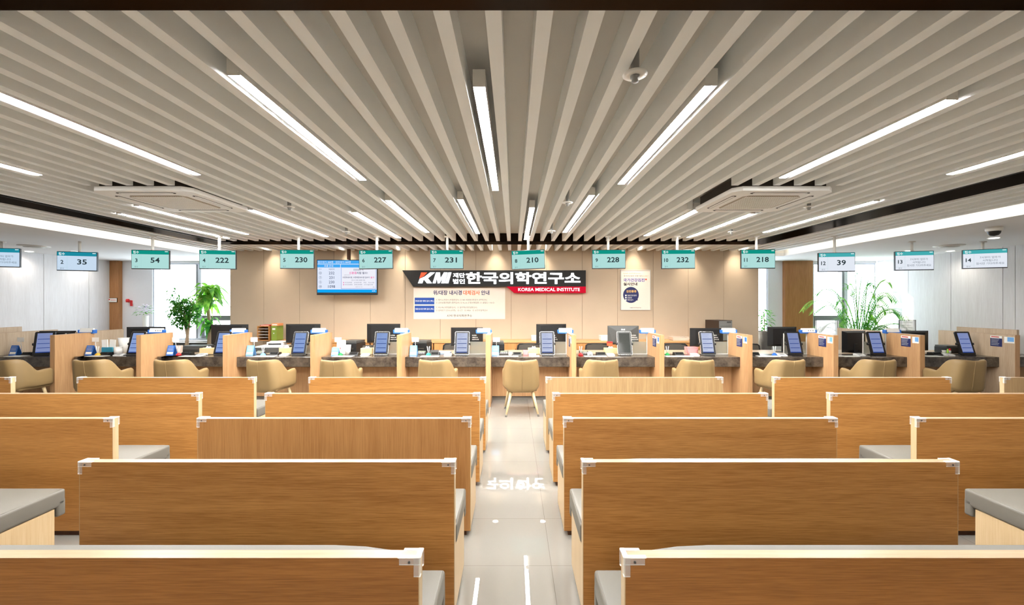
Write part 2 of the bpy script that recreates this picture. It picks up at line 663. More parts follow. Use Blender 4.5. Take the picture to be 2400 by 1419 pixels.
# bronze channel framing the inner field
def channel(n, x0, x1, y0, y1, inner):
    o = struct(MB().box(x0, x1, y0, y1, ZS - 0.004, ZB - 0.001).build('trim_%d' % n, BRONZE))
    return o
channel(1, -5.62, -5.28, 1.26, 8.06, 1)
channel(2, 4.29, 4.70, 1.26, 8.06, -1)
channel(3, -5.28, 4.29, 7.72, 8.06, 0)
channel(4, -5.28, 4.29, 1.26, 1.60, 0)
g = MB()
g.box(-5.27, -5.255, 1.61, 7.70, ZS - 0.006, ZB - 0.001)
g.box(4.262, 4.277, 1.61, 7.70, ZS - 0.006, ZB - 0.001)
struct(g.build('trim_5', BLACK_GAP))

# walls
def panel_wall(name, x0, x1, y0, y1, z1, joints, axis, mat_, thick, side):
    """A wall faced with panels that leave narrow joints over a dark backing."""
    if axis == 'x':
        w = MB().box(x0, x1, y0 + 0.01, y0 + thick, 0, z1).build(name, JOINT)
        m = MB()
        e = [x0] + joints + [x1]
        for a, b in zip(e, e[1:]):
            m.box(a + 0.003, b - 0.003, y0, y0 + 0.011, 0, z1)
    else:
        s = side
        w = MB().box(min(x0 + s * 0.01, x0 + s * thick), max(x0 + s * 0.01, x0 + s * thick), y0, y1, 0, z1).build(name, JOINT)
        m = MB()
        e = [y0] + joints + [y1]
        for a, b in zip(e, e[1:]):
            m.box(min(x0, x0 + s * 0.011), max(x0, x0 + s * 0.011), a + 0.004, b - 0.004, 0, z1)
    m.build('panels', mat_, w)
    return struct(w)

jx = [px(v, MW) for v in (618, 702, 783, 868, 949.5, 1032, 1115.5, 1198, 1281, 1364.5, 1447.5, 1531, 1613, 1696)]
mwall = panel_wall('wall_center', MX0, MX1, MW, MW + 0.16, ZB, jx, 'x', PANEL, 0.16, 1)
MB().box(MX0 - 0.004, MX0 + 0.0, MW, MW + 0.16, 0, ZB).build('end_face', PANEL, mwall)
panel_wall('wall_left', LW, LW, NEAR, BACK, 3.0, [1.4, 3.2, 5.0, 6.8, 8.86, 9.8], 'y', WALL_OAK, 0.2, -1)
panel_wall('wall_right', RW, RW, NEAR, BACK, 3.0, [1.6, 3.4, 5.2, 7.0, 7.54, 7.73, 8.65, 9.58], 'y', WALL_OAK, 0.2, 1)
struct(MB().box(LW - 0.2, RW + 0.2, NEAR - 0.2, NEAR, 0, 3.3).build('wall_near', PANEL))

# outer wall with windows
W1 = (px(357, BACK), -5.3)
W2 = (4.7, px(1800, BACK))
W3 = (px(1906, BACK), RW - 0.02)
SILL, HEAD = 0.74, 2.605
m = MB()
e = [LW, W1[0], W1[1], W2[0], W2[1], W3[0], W3[1], RW]
for i in range(0, 8, 2):
    if e[i + 1] - e[i] > 0.03:
        m.box(e[i], e[i + 1], BACK, BACK + 0.25, 0, 3.0)
for (a, b) in (W1, W2, W3):
    m.box(a, b, BACK, BACK + 0.25, 0, SILL)
    m.box(a, b, BACK, BACK + 0.25, HEAD, 3.0)
struct(m.build('wall_back', WHITE_WALL))

def window(n, a, b, mull, transom_from):
    w = MB()
    w.box(a, a + 0.03, BACK + 0.02, BACK + 0.12, SILL, HEAD)
    w.box(b - 0.03, b, BACK + 0.02, BACK + 0.12, SILL, HEAD)
    w.box(a + 0.03, b - 0.03, BACK + 0.02, BACK + 0.12, HEAD - 0.03, HEAD)
    w.box(a + 0.03, b - 0.03, BACK + 0.02, BACK + 0.12, SILL, SILL + 0.04)
    o = struct(w.build('window_%d' % n, ALU_LIGHT))
    if mull:
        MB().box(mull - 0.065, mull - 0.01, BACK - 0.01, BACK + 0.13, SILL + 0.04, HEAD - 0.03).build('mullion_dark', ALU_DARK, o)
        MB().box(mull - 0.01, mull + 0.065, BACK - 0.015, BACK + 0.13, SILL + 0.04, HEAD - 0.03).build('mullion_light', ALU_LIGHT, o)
    if transom_from is not None:
        t0, t1 = transom_from
        s = MB()
        s.box(t0, t1, BACK + 0.0, BACK + 0.12, 1.21, 1.33)
        s.box(t0, t0 + 0.06, BACK + 0.0, BACK + 0.12, SILL + 0.04, 1.21)
        s.box(t1 - 0.06, t1, BACK + 0.0, BACK + 0.12, SILL + 0.04, 1.21)
        s.box(t0 + 0.06, t1 - 0.06, BACK + 0.0, BACK + 0.12, SILL + 0.04, SILL + 0.1)
        s.build('sash', ALU_DARK, o)
    MB().box(a + 0.03, b - 0.03, BACK + 0.06, BACK + 0.07, SILL + 0.04, HEAD - 0.03).build('pane', WINDOW_GLASS, o)
    MB().box(a, b, BACK - 0.22, BACK + 0.02, SILL - 0.04, SILL).build('sill', WHITE_WALL, o)

window(1, W1[0], W1[1], px(466, BACK), (px(474, BACK), W1[1] - 0.03))
window(2, W2[0], W2[1], None, None)
window(3, W3[0], W3[1], px(1979, BACK), (W3[0] + 0.03, px(1971, BACK)))

# columns by the windows (veneered casings)
struct(MB().box(LW + 0.001, px(278, 10.3), 10.3, BACK - 0.001, 0, ZL).build('wall_pillar_left', COLUMN_OAK))
pr = struct(MB().box(px(1840, 10.3), px(1905.5, 10.3), 10.3, BACK - 0.001, 0, ZL).build('wall_pillar_right', COLUMN_OAK))

# low built-in ledge under the left window
struct(MB().box(px(283, 9.9), -6.1, 9.9, BACK - 0.23, 0, 0.72, 0.004).build('trim_6', DGREY))

# ------------------------------------------------------------------ linear ceiling lamps
def lamp_proto(length):
    r = thing('linear_ceiling_light', 'x', 'ceiling light')
    h = length / 2
    MB().box(-0.031, 0.031, -h, h, 0.0, 0.082).build('housing', ALU_WHITE, r)
    MB().box(-0.029, 0.029, -h + 0.002, h - 0.002, -0.0014, -0.0002).build('diffuser', LAMP_EMIT, r)
    for s in (-1, 1):
        m = MB()
        y0, y1 = (s * h, s * (h + 0.004)) if s > 0 else (s * (h + 0.004), s * h)
        m.box(-0.032, 0.032, y0, y1, -0.004, 0.084)
        for u in (-0.022, 0.022):
            for v in (0.014, 0.07):
                m.tube([(u, s * (h + 0.003), v), (u, s * (h + 0.006), v)], 0.003, 6)
        m.build('end_cap', ALU_WHITE, r)
    for y in (-h * 0.7, h * 0.7):
        MB().tube([(0, y, 0.08), (0, y, 0.154)], 0.008, 8).build('hanger', ALU_WHITE, r)
    return r

LG = 'linear lights between the ceiling slats'
L1 = lamp_proto(1.85)
L2 = lamp_proto(2.15)
lamp_used = {1: False, 2: False}
def place_lamp(kind, x, y0, y1, label):
    proto = L1 if kind == 1 else L2
    ln = 1.85 if kind == 1 else 2.15
    loc = (x, (y0 + y1) / 2, ZS + 0.001)
    sc = (1, (y1 - y0) / ln, 1)
    if not lamp_used[kind]:
        lamp_used[kind] = True
        CHILD[proto.name] = [(c_, list(c_.children)) for c_ in proto.children]
        proto.location = loc
        proto.scale = sc
        proto['label'] = label
        proto['group'] = LG
    else:
        copy_tree(proto, loc, 0, label, LG, sc)

def gap(k):
    return P0 + PITCH * (k + 0.5)
front = [(-21, 1.83, 3.68, 'long light cut off by the left edge of the photo, lower of two there'),
         (-14, 1.83, 3.67, 'long light in the near row between the left air unit and the black channel'),
         (-7, 2.06, 3.83, 'long light left of the centre light in the near row'),
         (-1, 2.17, 4.18, 'long light over the aisle in the middle of the near row'),
         (5, 2.16, 3.96, 'long light right of the centre light, beside the round sprinkler disc'),
         (12, 2.31, 3.76, 'long light in the near row running towards the right air unit'),
         (19, 1.83, 3.66, 'long light cut off by the right edge of the photo')]
for k, a, b, lb in front:
    place_lamp(1, gap(k), a, b, lb)
rear = [(-25, 5.28, 7.30, 'far-row light lying beside the left black channel'),
        (-22, 4.86, 6.87, 'far-row light starting just behind the left air unit, one in from the channel'),
        (-16, 5.06, 7.12, 'far-row light starting at the right corner of the left air unit'),
        (-10, 5.20, 7.26, 'far-row light above the screen showing 227'),
        (-7, 4.59, 6.69, 'far-row light between the screens showing 227 and 231'),
        (-3, 4.55, 6.81, 'far-row light above the screen showing 231'),
        (1, 4.94, 7.46, 'far-row light above the screen showing 210'),
        (4, 4.37, 6.69, 'far-row light between the screens showing 210 and 228'),
        (11, 5.06, 7.03, 'far-row light starting at the near corner of the right air unit'),
        (15, 5.28, 7.21, 'far-row light starting behind the right air unit, above the screen showing 232'),
        (20, 4.63, 6.69, 'far-row light lying beside the right black channel')]
for k, a, b, lb in rear:
    place_lamp(2, gap(k), a, b, lb)

for k in (-10, -1, 8):  # unseen lamps added behind the viewer to brighten the bench backs
    place_lamp(1, gap(k), -2.9, -1.1, 'added linear light, unseen behind the viewer')

# ------------------------------------------------------------------ air units
def air_unit(x0, x1, label):
    cx, cy = (x0 + x1) / 2, (AY0 + AY1) / 2
    r = thing('ceiling_air_conditioner', label, 'air conditioner', (cx, cy, ZS - 0.03))
    h, k = 0.48, 0.07
    octo = [(-h + k, -h), (h - k, -h), (h, -h + k), (h, h - k), (h - k, h), (-h + k, h), (-h, h - k), (-h, -h + k)]
    MB().prism(octo, -0.012, 0.03, 'xy').build('panel', AC_WHITE, r)
    MB().box(-0.42, 0.42, -0.42, 0.42, 0.03, 0.15).build('body', AC_DARK, r)
    g = 0.29
    m = MB()
    m.prism([(-g + .05, -g), (g - .05, -g), (g, -g + .05), (g, g - .05), (g - .05, g), (-g + .05, g), (-g, g - .05), (-g, -g + .05)], -0.018, -0.012, 'xy')
    m.build('grille', AC_GREY, r)
    m = MB()
    for i in range(24):
        u = -g + 0.03 + i * (2 * g - 0.06) / 23
        m.box(u - 0.004, u + 0.004, -g + 0.02, g - 0.02, -0.022, -0.018)
    for i in range(12):
        u = -g + 0.03 + i * (2 * g - 0.06) / 11
        m.box(-g + 0.02, g - 0.02, u - 0.002, u + 0.002, -0.021, -0.0185)
    m.build('grille_bars', AC_WHITE, r)
    for i in range(4):
        def R(x, y):
            for _ in range(i):
                x, y = -y, x
            return x, y
        pts = [(-0.29, 0.385), (-0.27, 0.41), (0.27, 0.41), (0.29, 0.385), (0.27, 0.36), (-0.27, 0.36)]
        MB().prism([R(*p) for p in pts], -0.0135, -0.011, 'xy').build('air_slot', AC_DARK, r)
        pts = [(-0.265, 0.385), (-0.25, 0.402), (0.25, 0.402), (0.265, 0.385), (0.25, 0.370), (-0.25, 0.370)]
        MB().prism([R(*p) for p in pts], -0.016, -0.0135, 'xy').build('louvre', AC_WHITE, r)
    return r
air_unit(*AC[0], 'square white cassette air conditioner on the window and potted-tree side, closed louvres')
air_unit(*AC[1], 'square white cassette air conditioner on the palm side, louvres open and dark')

# ------------------------------------------------------------------ sprinklers, downlights, camera
def sprinkler_proto():
    r = thing('sprinkler', 'x', 'sprinkler')
    MB().tube([(0, 0, 0.0), (0, 0, ZB - ZS + 0.03)], 0.02, 10).build('pipe', MGREY, r, True)
    MB().lathe([(0.0, 0.0), (0.055, -0.002), (0.057, -0.008), (0.03, -0.012), (0.0, -0.012)], 24).build('disc', ALU_WHITE, r, True)
    MB().lathe([(0.0, -0.012), (0.022, -0.013), (0.022, -0.022), (0.014, -0.026), (0.017, -0.04), (0.0, -0.044)], 14).build('head', MGREY, r, True)
    return r
sp = sprinkler_proto()
spr = [(1488, 172, 'round white sprinkler disc hanging near the viewer between centre and right lights'),
       (1330, 474, 'sprinkler between the slats beside the far-row light above screen 9'),
       (678, 484, 'sprinkler to the left of the far-row light above screen 6'),
       (812, 543, 'sprinkler close above screen 6, near the rear channel'),
       (1293, 541, 'sprinkler close to the rear channel, right of screen 8'),
       (1896, 484, 'sprinkler just behind the right air unit'),
       (1714, 543, 'sprinkler near the rear channel above screen 11')]
for i, (x, y, lb) in enumerate(spr):
    d = (ZS - 0.03 - CAM_Z) / (709.5 - y) * 1000
    loc = (px(x, d), d, ZS - 0.03)
    if i == 0:
        CHILD[sp.name] = [(c_, list(c_.children)) for c_ in sp.children]
        sp.location = loc
        sp['label'] = lb
        sp['group'] = 'ceiling sprinklers'
    else:
        copy_tree(sp, loc, 0, lb, 'ceiling sprinklers')

def downlight(x, y, z, label, watts, size, spot=1.35, grp='downlights', tilt=0.0):
    r = thing('downlight', label, 'downlight', (x, y, z), 0, grp)
    MB().lathe([(0.062, -0.001), (0.075, -0.003), (0.078, -0.008), (0.07, -0.011), (0.06, -0.008), (0.062, -0.001)], 24).build('trim_ring', ALU_WHITE, r, True)
    MB().lathe([(0.0, -0.0045), (0.061, -0.0045), (0.061, -0.001), (0.0, -0.001)], 24).build('lens', DOWN_EMIT, r)
    ld = bpy.data.lights.new('bulb', 'SPOT')
    ld.energy = watts
    ld.spot_size = spot
    ld.spot_blend = 1.0
    ld.shadow_soft_size = 0.05
    ld.color = (1.0, 0.87, 0.70) if tilt == 0 and watts == SPOT else (1.0, 0.93, 0.84)
    lo = bpy.data.objects.new('bulb', ld)
    COL.objects.link(lo)
    lo.parent = r
    lo.location = (0, 0, -0.02)
    lo.rotation_euler = (tilt, 0, 0)
    return r
wash = [(-5.0, 'by the window end of the beige wall'), (-3.55, 'above the left part of the wall television'), (-2.3, 'over the pointed end of the black sign'),
        (-0.42, 'above screen 7'), (0.62, 'above screen 8'), (2.62, 'above the framed poster'), (3.72, 'right of the framed poster'), (4.7, 'by the right end of the beige wall')]
for x, lb in wash:
    k = round((x - P0) / PITCH - 0.5)
    downlight(P0 + PITCH * (k + 0.5), 8.86, ZB - 0.001, 'recessed downlight washing the beige wall ' + lb, SPOT, 0.05, 1.9, 'downlights washing the beige wall')
for (x, y, lb) in ((68, 589.5, 'over the pale panelled wall near screen 1'), (176, 590, 'just above screen 2'), (246, 608, 'near the brown pillar by screen 2'),
                   (2330, 558, 'beside the dome camera above screen 14'), (2228, 588.5, 'between screens 13 and 14'), (2130, 588, 'just above screen 13')):
    d = (ZL - CAM_Z) / (709.5 - y) * 1000
    downlight(px(x, d), min(d, 9.6), ZL - 0.0005, 'round soffit downlight ' + lb, DOWN, 0.06, 2.6, 'soffit downlights')

d = 1010 / (709.5 - 533)
r = thing('dome_camera', 'white dome security camera under the soffit above screen 14', 'security camera', (px(2330, d), d, ZL))
MB().lathe([(0.0, 0.0), (0.085, 0.0), (0.085, -0.035), (0.078, -0.055), (0.0, -0.055)], 28).build('housing', ALU_WHITE, r, True)
MB().lathe([(0.066, -0.055), (0.06, -0.085), (0.042, -0.108), (0.0, -0.12)], 24).build('dome', BLACK, r, True)

def vent(x, y, label, w=0.42):
    d = 1010 / (709.5 - y)
    r = thing('ceiling_vent', label, 'vent', (px(x, d), d, ZL))
    MB().lathe([(0.0, 0.0), (w / 2, 0.0), (w / 2, -0.006), (w / 2 - 0.05, -0.02), (0.0, -0.02)], 28).build('outer_ring', ALU_WHITE, r, True)
    MB().lathe([(0.0, -0.021), (w / 2 - 0.07, -0.021), (w / 2 - 0.1, -0.034), (0, -0.036)], 28).build('inner_cone', LGREY, r, True)
vent(2224, 576, 'round white air diffuser in the soffit between screens 13 and 14')
vent(80, 577, 'round white air diffuser in the soffit above screens 1 and 2')

# ------------------------------------------------------------------ benches
BW, BH, BT = 1.93, 0.828, 0.045
def bench(cx, y, grain, pad_up, label):
    r = thing('waiting_bench', label, 'bench', (cx, y, 0), 0, 'rows of waiting benches')
    key = (grain, pad_up)
    if key in BENCH:
        for o in BENCH[key]:
            k = o.copy()
            COL.objects.link(k)
            k.parent = r
        return r
    w = BW / 2
    face = {'d': OAK_SHADED, 'x': OAK, 'z': OAK_UP, 'p': OAK_PALE}[grain]
    parts = []
    def P(mb, name, m_, smooth=False, lab=None):
        parts.append(mb.build(name, m_, r, smooth, None, lab))
    P(MB().box(-w + 0.003, w - 0.003, 0, BT, 0.035, BH - 0.002), 'back_panel', face)
    e = MB()
    e.box(-w, w, 0.0005, BT - 0.0005, BH - 0.002, BH)
    P(e, 'top_edge', MAPLE_X, False, 'pale maple top edge')
    for s in (-1, 1):
        x0, x1 = (w - 0.003, w) if s > 0 else (-w, -w + 0.003)
        P(MB().box(x0, x1, 0.0005, BT - 0.0005, 0.035, BH - 0.002), 'end_edge', MAPLE, False, 'pale maple end edge')
    P(MB().box(-w + 0.03, w - 0.03, 0.012, 0.42, 0, 0.035), 'plinth', DARK_KICK, False, 'dark recessed plinth')
    P(MB().box(-w + 0.002, w - 0.002, BT, 0.44, 0.035, 0.372), 'seat_box', MAPLE)
    # seat cushion: thick slab with a lip hanging over the front
    m = MB()
    m.box(-w - 0.004, w + 0.004, BT + 0.012, 0.505, 0.374, 0.478, 0.018, 3)
    m.box(-w - 0.004, w + 0.004, 0.452, 0.5045, 0.315, 0.42, 0.014, 3)
    P(m, 'seat_cushion', LEATHER, True)
    for s in (-1, 1):
        P(MB().tube([(s * (w - 0.006), BT + 0.03, 0.4745), (s * (w - 0.006), 0.492, 0.4745)], 0.0032, 6), 'piping', LEATHER, True)
    top = BH - 0.018 if pad_up else BH - 0.055
    m = MB()
    n = 16
    cs = []
    for i in range(n + 1):
        u = -w + 0.1 + (2 * w - 0.2) * i / n
        t = min(i, n - i) / 2.0
        cs.append((u, top - (0.02 * (1 - min(t, 1.0)) ** 2)))
    poly = [(-w + 0.1, 0.5)] + [(u, z) for u, z in cs] + [(w - 0.1, 0.5)]
    m.prism(poly, BT, BT + 0.06, 'xz')
    P(m, 'back_cushion', LEATHER)
    for s in (-1, 1):
        m = MB()
        def B(a, b_, y0, y1, z0, z1):
            x0, x1 = s * a, s * b_
            m.box(min(x0, x1), max(x0, x1), y0, y1, z0, z1, 0.0015, 1)
        B(w - 0.07, w + 0.004, -0.004, 0.010, BH, BH + 0.005)
        B(w - 0.06, w + 0.004, BT - 0.010, BT + 0.004, BH, BH + 0.005)
        B(w - 0.012, w + 0.0045, -0.004, BT + 0.004, BH + 0.0005, BH + 0.0055)
        B(w - 0.065, w + 0.004, -0.0045, -0.0005, BH - 0.022, BH + 0.004)
        B(w - 0.018, w + 0.004, -0.005, -0.0005, BH - 0.06, BH + 0.004)
        B(w + 0.0005, w + 0.005, -0.0045, 0.012, BH - 0.058, BH + 0.004)
        B(w + 0.0005, w + 0.005, BT - 0.008, BT + 0.004, BH - 0.05, BH + 0.004)
        P(m, 'corner_guard', CLEAR_PLASTIC)
        MB_ = MB().tube([(s * (w - 0.032), -0.006, BH - 0.012), (s * (w - 0.032), -0.003, BH - 0.012)], 0.004, 8)
        P(MB_, 'screw', DGREY)
    BENCH[key] = parts
    return r
BENCH = {}
RY = [1.372 + 0.8215 * i for i in range(5)]
ROWN = ['first row, closest to the viewer', 'second row from the viewer', 'third row from the viewer', 'fourth row from the viewer', 'last row, closest to the counters']
HALF = BW / 2
def bn(row, kind, grain='x', pad=False):
    cxs = {'L': -0.302 - HALF, 'R': 0.358 + HALF, 'LL': -2.83 - HALF, 'RR': 2.85 + HALF, 'LLL': -5.487 - HALF, 'RRR': 5.36 + HALF}
    where = {'L': 'left of the central aisle', 'R': 'right of the central aisle', 'LL': 'left of the left side aisle', 'RR': 'right of the right side aisle',
             'LLL': 'cut off at the far left edge', 'RRR': 'cut off at the far right edge'}[kind]
    wd = {'x': 'oak bench', 'd': 'shaded oak bench', 'z': 'upright-grained oak bench', 'p': 'pale upright-grained bench'}[grain]
    bench(cxs[kind], RY[row], grain, pad, '%s %s, %s' % (wd, where, ROWN[row]))
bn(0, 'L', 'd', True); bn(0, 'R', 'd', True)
bn(1, 'L'); bn(1, 'R', 'x', True); bn(1, 'LL'); bn(1, 'RR')
bn(2, 'L', 'z'); bn(2, 'R'); bn(2, 'LL'); bn(2, 'RR')
bn(3, 'L'); bn(3, 'R'); bn(3, 'LL'); bn(3, 'RR')
bn(4, 'L'); bn(4, 'R', 'p'); bn(4, 'LL'); bn(4, 'RR'); bn(4, 'LLL'); bn(4, 'RRR', 'p')

# ------------------------------------------------------------------ upholstered tub chairs
def chair_proto():
    r = thing('tub_chair', 'x', 'chair', (0, 0, 0), 0, 'tan chairs at the counters')
    # plan curve of the shell, local: back towards -y, arms towards +y
    pts = []
    def arc(cx, cy, rr, a0, a1, n):
        for i in range(n):
            a = math.radians(a0 + (a1 - a0) * i / (n - 1))
            pts.append((cx + rr * math.cos(a), cy + rr * math.sin(a)))
    xs, yb, rc = 0.262, -0.235, 0.13
    pts.append((-xs + 0.005, 0.24))
    for i in range(1, 9):
        pts.append((-xs - 0.012 * math.sin(i / 9 * math.pi), 0.24 - 0.35 * i / 9))
    arc(-xs + rc, yb + rc, rc, 180, 270, 10)
    for i in range(1, 8):
        pts.append((-xs + rc + (2 * xs - 2 * rc) * i / 8, yb))
    arc(xs - rc, yb + rc, rc, 270, 360, 10)
    for i in range(8, 0, -1):
        pts.append((xs + 0.012 * math.sin(i / 9 * math.pi), 0.24 - 0.35 * i / 9))
    pts.append((xs - 0.005, 0.24))
    N = len(pts)
    S = [0.0]
    for a, b in zip(pts, pts[1:]):
        S.append(S[-1] + math.dist(a, b))
    tot = S[-1]
    def sm(a, b, t):
        t = max(0.0, min(1.0, (t - a) / (b - a)))
        return t * t * (3 - 2 * t)
    bm = MB()
    rings = []
    for i, (x, y) in enumerate(pts):
        s = abs(S[i] - tot / 2)            # arclength from the middle of the back
        backness = 1 - sm(0.30, 0.47, s)
        dip = 0.012 * (1 - sm(0.0, 0.17, s))
        corner = 0.02 * sm(0.25, 0.33, s)
        arm = 0.615 + 0.02 * sm(0.40, 0.62, s) - 0.09 * sm(0.64, 0.72, s) ** 2
        zt = arm * (1 - backness) + (0.822 - dip - corner) * backness
        z0 = 0.325 + 0.05 * sm(0.10, 0.34, s)
        a = pts[max(i - 1, 0)]
        b = pts[min(i + 1, N - 1)]
        t = Vector((b[0] - a[0], b[1] - a[1], 0)).normalized()
        nrm = Vector((t.y, -t.x, 0))       # outward
        lean = Vector((0.012, 0.075 * backness + 0.012 * (1 - backness), 0))
        inw = 0.13 * backness
        th = 0.05 + 0.01 * (1 - backness)
        if i in (0, N - 1):
            th *= 0.55
        ring = []
        hgt = zt - z0
        outer = [(-0.09, 0.0), (-0.045, 0.012), (-0.012, 0.045), (0, 0.13), (0, 0.3), (0, 0.5), (0, 0.7), (0, 0.86), (-0.003, 0.95), (-0.012, 0.985), (-0.024, 1.0)]
        inner = [(-th + 0.014, 0.992), (-th + 0.003, 0.965), (-th, 0.9), (-th, 0.7), (-th, 0.5), (-th, 0.36), (-0.09, 0.2)]
        for (o, v) in outer + inner:
            z = z0 + hgt * v
            vv = (z - 0.335) / 0.49
            q = Vector((x, y, 0)) + nrm * o + Vector((nrm.x * lean.x, nrm.y * lean.y, 0)) * vv
            # the back narrows a little towards its top
            q.x *= 1 - inw * max(0.0, vv - 0.2) / 0.8
            ring.append(bm.bm.verts.new((q.x, q.y, z)))
        rings.append(ring)
    fs = []
    K = len(rings[0])
    for a, b in zip(rings, rings[1:]):
        for k in range(K):
            fs.append(bm.bm.faces.new((a[k], b[k], b[(k + 1) % K], a[(k + 1) % K])))
    fs.append(bm.bm.faces.new(rings[0]))
    fs.append(bm.bm.faces.new(rings[-1][::-1]))
    bmesh.ops.recalc_face_normals(bm.bm, faces=fs)
    bm.build('shell', TAN, r, True)
    MB().box(-0.225, 0.225, -0.20, 0.255, 0.345, 0.46, 0.035, 4).build('seat_cushion', TAN, r, True)
    MB().tube([(0, -0.246, 0.36), (0, -0.262, 0.45), (0, -0.278, 0.6), (0, -0.296, 0.74), (0, -0.302, 0.8)], 0.0035, 6).build('back_seam', TAN, r, True)
    for (x0, y0, x1, y1) in ((-0.155, -0.16, -0.235, -0.26), (0.155, -0.16, 0.235, -0.26), (-0.17, 0.17, -0.235, 0.235), (0.17, 0.17, 0.235, 0.235)):
        l = MB().tube([(x0, y0, 0.352), (x1, y1, 0.012)], [0.024, 0.0125], 12).build('leg', LEG_PAINT, r, True)
        MB().tube([(x1 + (x0 - x1) * .05, y1 + (y0 - y1) * .05, 0.03), (x1, y1, 0.0)], [0.0142, 0.0142], 12).build('foot', RUBBER, l, True)
    return r
ch = chair_proto()
CHILD[ch.name] = [(c_, list(c_.children)) for c_ in ch.children]
CY = 6.43
chairs = [(-6, 0, 'at the counter under screen 1, cut off by the left edge'), (198, 3, 'at the counter under screen 2'), (389, 2, 'below the counter with two potted trees behind it'),
          (609, -4, 'at the counter under screens 4 and 5, turned slightly'), (780, 4, 'at the counter under the wall television'), (1017, -5, 'at the counter under screen 7'),
          (1222, 3, 'at the counter under screen 8, legs in full view'), (1414, 3, 'at the counter with the switched-off tablet'), (1645, -6, 'at the counter under screen 10'),
          (1857, 2, 'at the counter beside the brown pillar, one leg showing'), (2073, -4, 'at the counter in front of the areca palm'), (2284, -3, 'at the counter under screen 14')]
for i, (x, a, lb) in enumerate(chairs):
    loc = (px(x, CY - 0.27), CY, 0)
    lb = 'tan upholstered tub chair ' + lb
    if i == 0:
        ch.location = loc
        ch['label'] = lb
    else:
        copy_tree(ch, loc, math.radians(a), lb)

# ------------------------------------------------------------------ service counters
DF, DE, DP = 6.73, 6.95, 7.22     # divider front, counter edge, front panel
DIV_B, TOPZ = 7.37, 0.76
DT = 0.075
DX = [-8.66 + 1.375 * i for i in range(13)]       # divider centre lines
DX = [-8.70, -7.27, -5.91, -4.545, -3.165, -1.80, -0.397, 0.956, 2.345, 3.735, 5.09, 6.455, 7.955]
def bay_name(i):
    return ['1', '2', '3', '4', '5', '6', '7', '8', '9', '10', '11', '12 and 13', '14', '15'][i]
# bays: between DX[i] and DX[i+1]; left-most bay index 0 shows counter window 1
BAYL = ['under screen 1', 'under screen 2', 'in front of the potted trees', 'holding the flatbed scanner',
        'under the wall television', 'under the white banner', 'behind the fully visible chair',
        'with the switched-off tablet', 'under screen 10', 'beside the brown pillar', 'in front of the areca palm',
        'under screens 13 and 14', 'at the far right edge']
for i in range(13):
    x0 = DX[i] + DT / 2 + 0.001
    x1 = (DX[i + 1] - DT / 2 - 0.001) if i < 12 else RW - 0.05
    r = thing('service_counter', 'oak and dark granite service counter ' + BAYL[i], 'counter', ((x0 + x1) / 2, 0, 0), 0, 'row of service counters')
    w = (x1 - x0) / 2
    m = MB()
    if i in (1, 2):      # these slabs have a rounded outer corner
        k = 0.13
        arc = [(-w + k - k * math.sin(a), DE + k - k * math.cos(a)) for a in [j * math.pi / 2 / 6 for j in range(7)]]
        m.prism(arc[::-1] + [(-w, 7.40), (w, 7.40), (w, DE)][::1], TOPZ - 0.16, TOPZ, 'xy')
    else:
        m.box(-w, w, DE, 7.40, TOPZ - 0.16, TOPZ, 0.004, 1)
    m.build('granite_top', GRANITE, r, False, None, 'dark speckled granite slab')
    MB().box(-w, w, DP, DP + 0.03, 0.065, TOPZ - 0.16).build('front_panel', DESK_OAK, r)
    MB().box(-w, w, DP + 0.03, DP + 0.05, 0.0, 0.065).build('toe_kick', FLOOR, r)
    MB().box(-w, w, 7.40, 8.02, TOPZ - 0.04, TOPZ - 0.002).build('staff_worktop', PART_OAK, r)
    MB().box(-w, w, DP + 0.05, 7.40, 0.0, TOPZ - 0.16).build('carcass', DESK_OAK, r)

DIVL = ['at the far left edge', 'between screens 1 and 2', 'between screens 2 and 3', 'below screen 4', 'below screen 5',
        'just right of the television', 'left of the fully visible chair', 'right of the fully visible chair', 'left of screen 10',
        'below screen 11', 'in front of the palm', 'under screen 13', 'under screen 14']
for i, x in enumerate(DX):
    back = 8.12 if i == 0 else (7.95 if i == 12 else DIV_B)
    r = thing('desk_divider', 'oak desk divider ' + DIVL[i], 'desk divider', (x, 0, 0), 0, 'oak dividers between counters')
    body = DESK_OAK if 0 < i < 12 else PART_OAK
    MB().box(-DT / 2, DT / 2, DF + 0.003, back, 0.0, 1.132, 0.002, 1).build('panel', body, r)
    MB().box(-DT / 2, DT / 2, DF, DF + 0.003, 0.0, 1.134).build('front_edge', DESK_OAK, r)
    MB().box(-DT / 2, DT / 2, DF + 0.003, back, 1.132, 1.135).build('top_edge', MAPLE_X, r)
for (x, y0, y1, z, lb) in ((-7.6, 7.42, 8.3, 1.135, 'grey oak partition behind the counter under screen 2'), (-9.0, 6.9, 7.8, 1.21, 'grey oak partition at the far left edge by the panelled wall'),
                           (8.28, 7.0, 7.95, 1.2, 'taller grey oak partition behind the long divider at far right'), (6.55, 7.50, 8.6, 1.14, 'oak partition behind the tablet in front of the palm')):
    r = thing('desk_partition', lb, 'partition', (x, 0, 0))
    q = 8.03
    poly = [(y0, TOPZ + 0.001), (q, TOPZ + 0.001), (q, 0), (y1, 0), (y1, z - 0.003), (y0, z - 0.003)] if y1 > q + 0.05 else ([(y0, 0 if x < -8.9 else TOPZ + 0.001), (y1, 0 if x < -8.9 else TOPZ + 0.001), (y1, z - 0.003), (y0, z - 0.003)])
    MB().prism(poly, -0.02, 0.02, 'yz').build('panel', PART_OAK, r)
    MB().box(-0.021, 0.021, y0, y1, z - 0.003, z).build('top_edge', MAPLE_X, r)

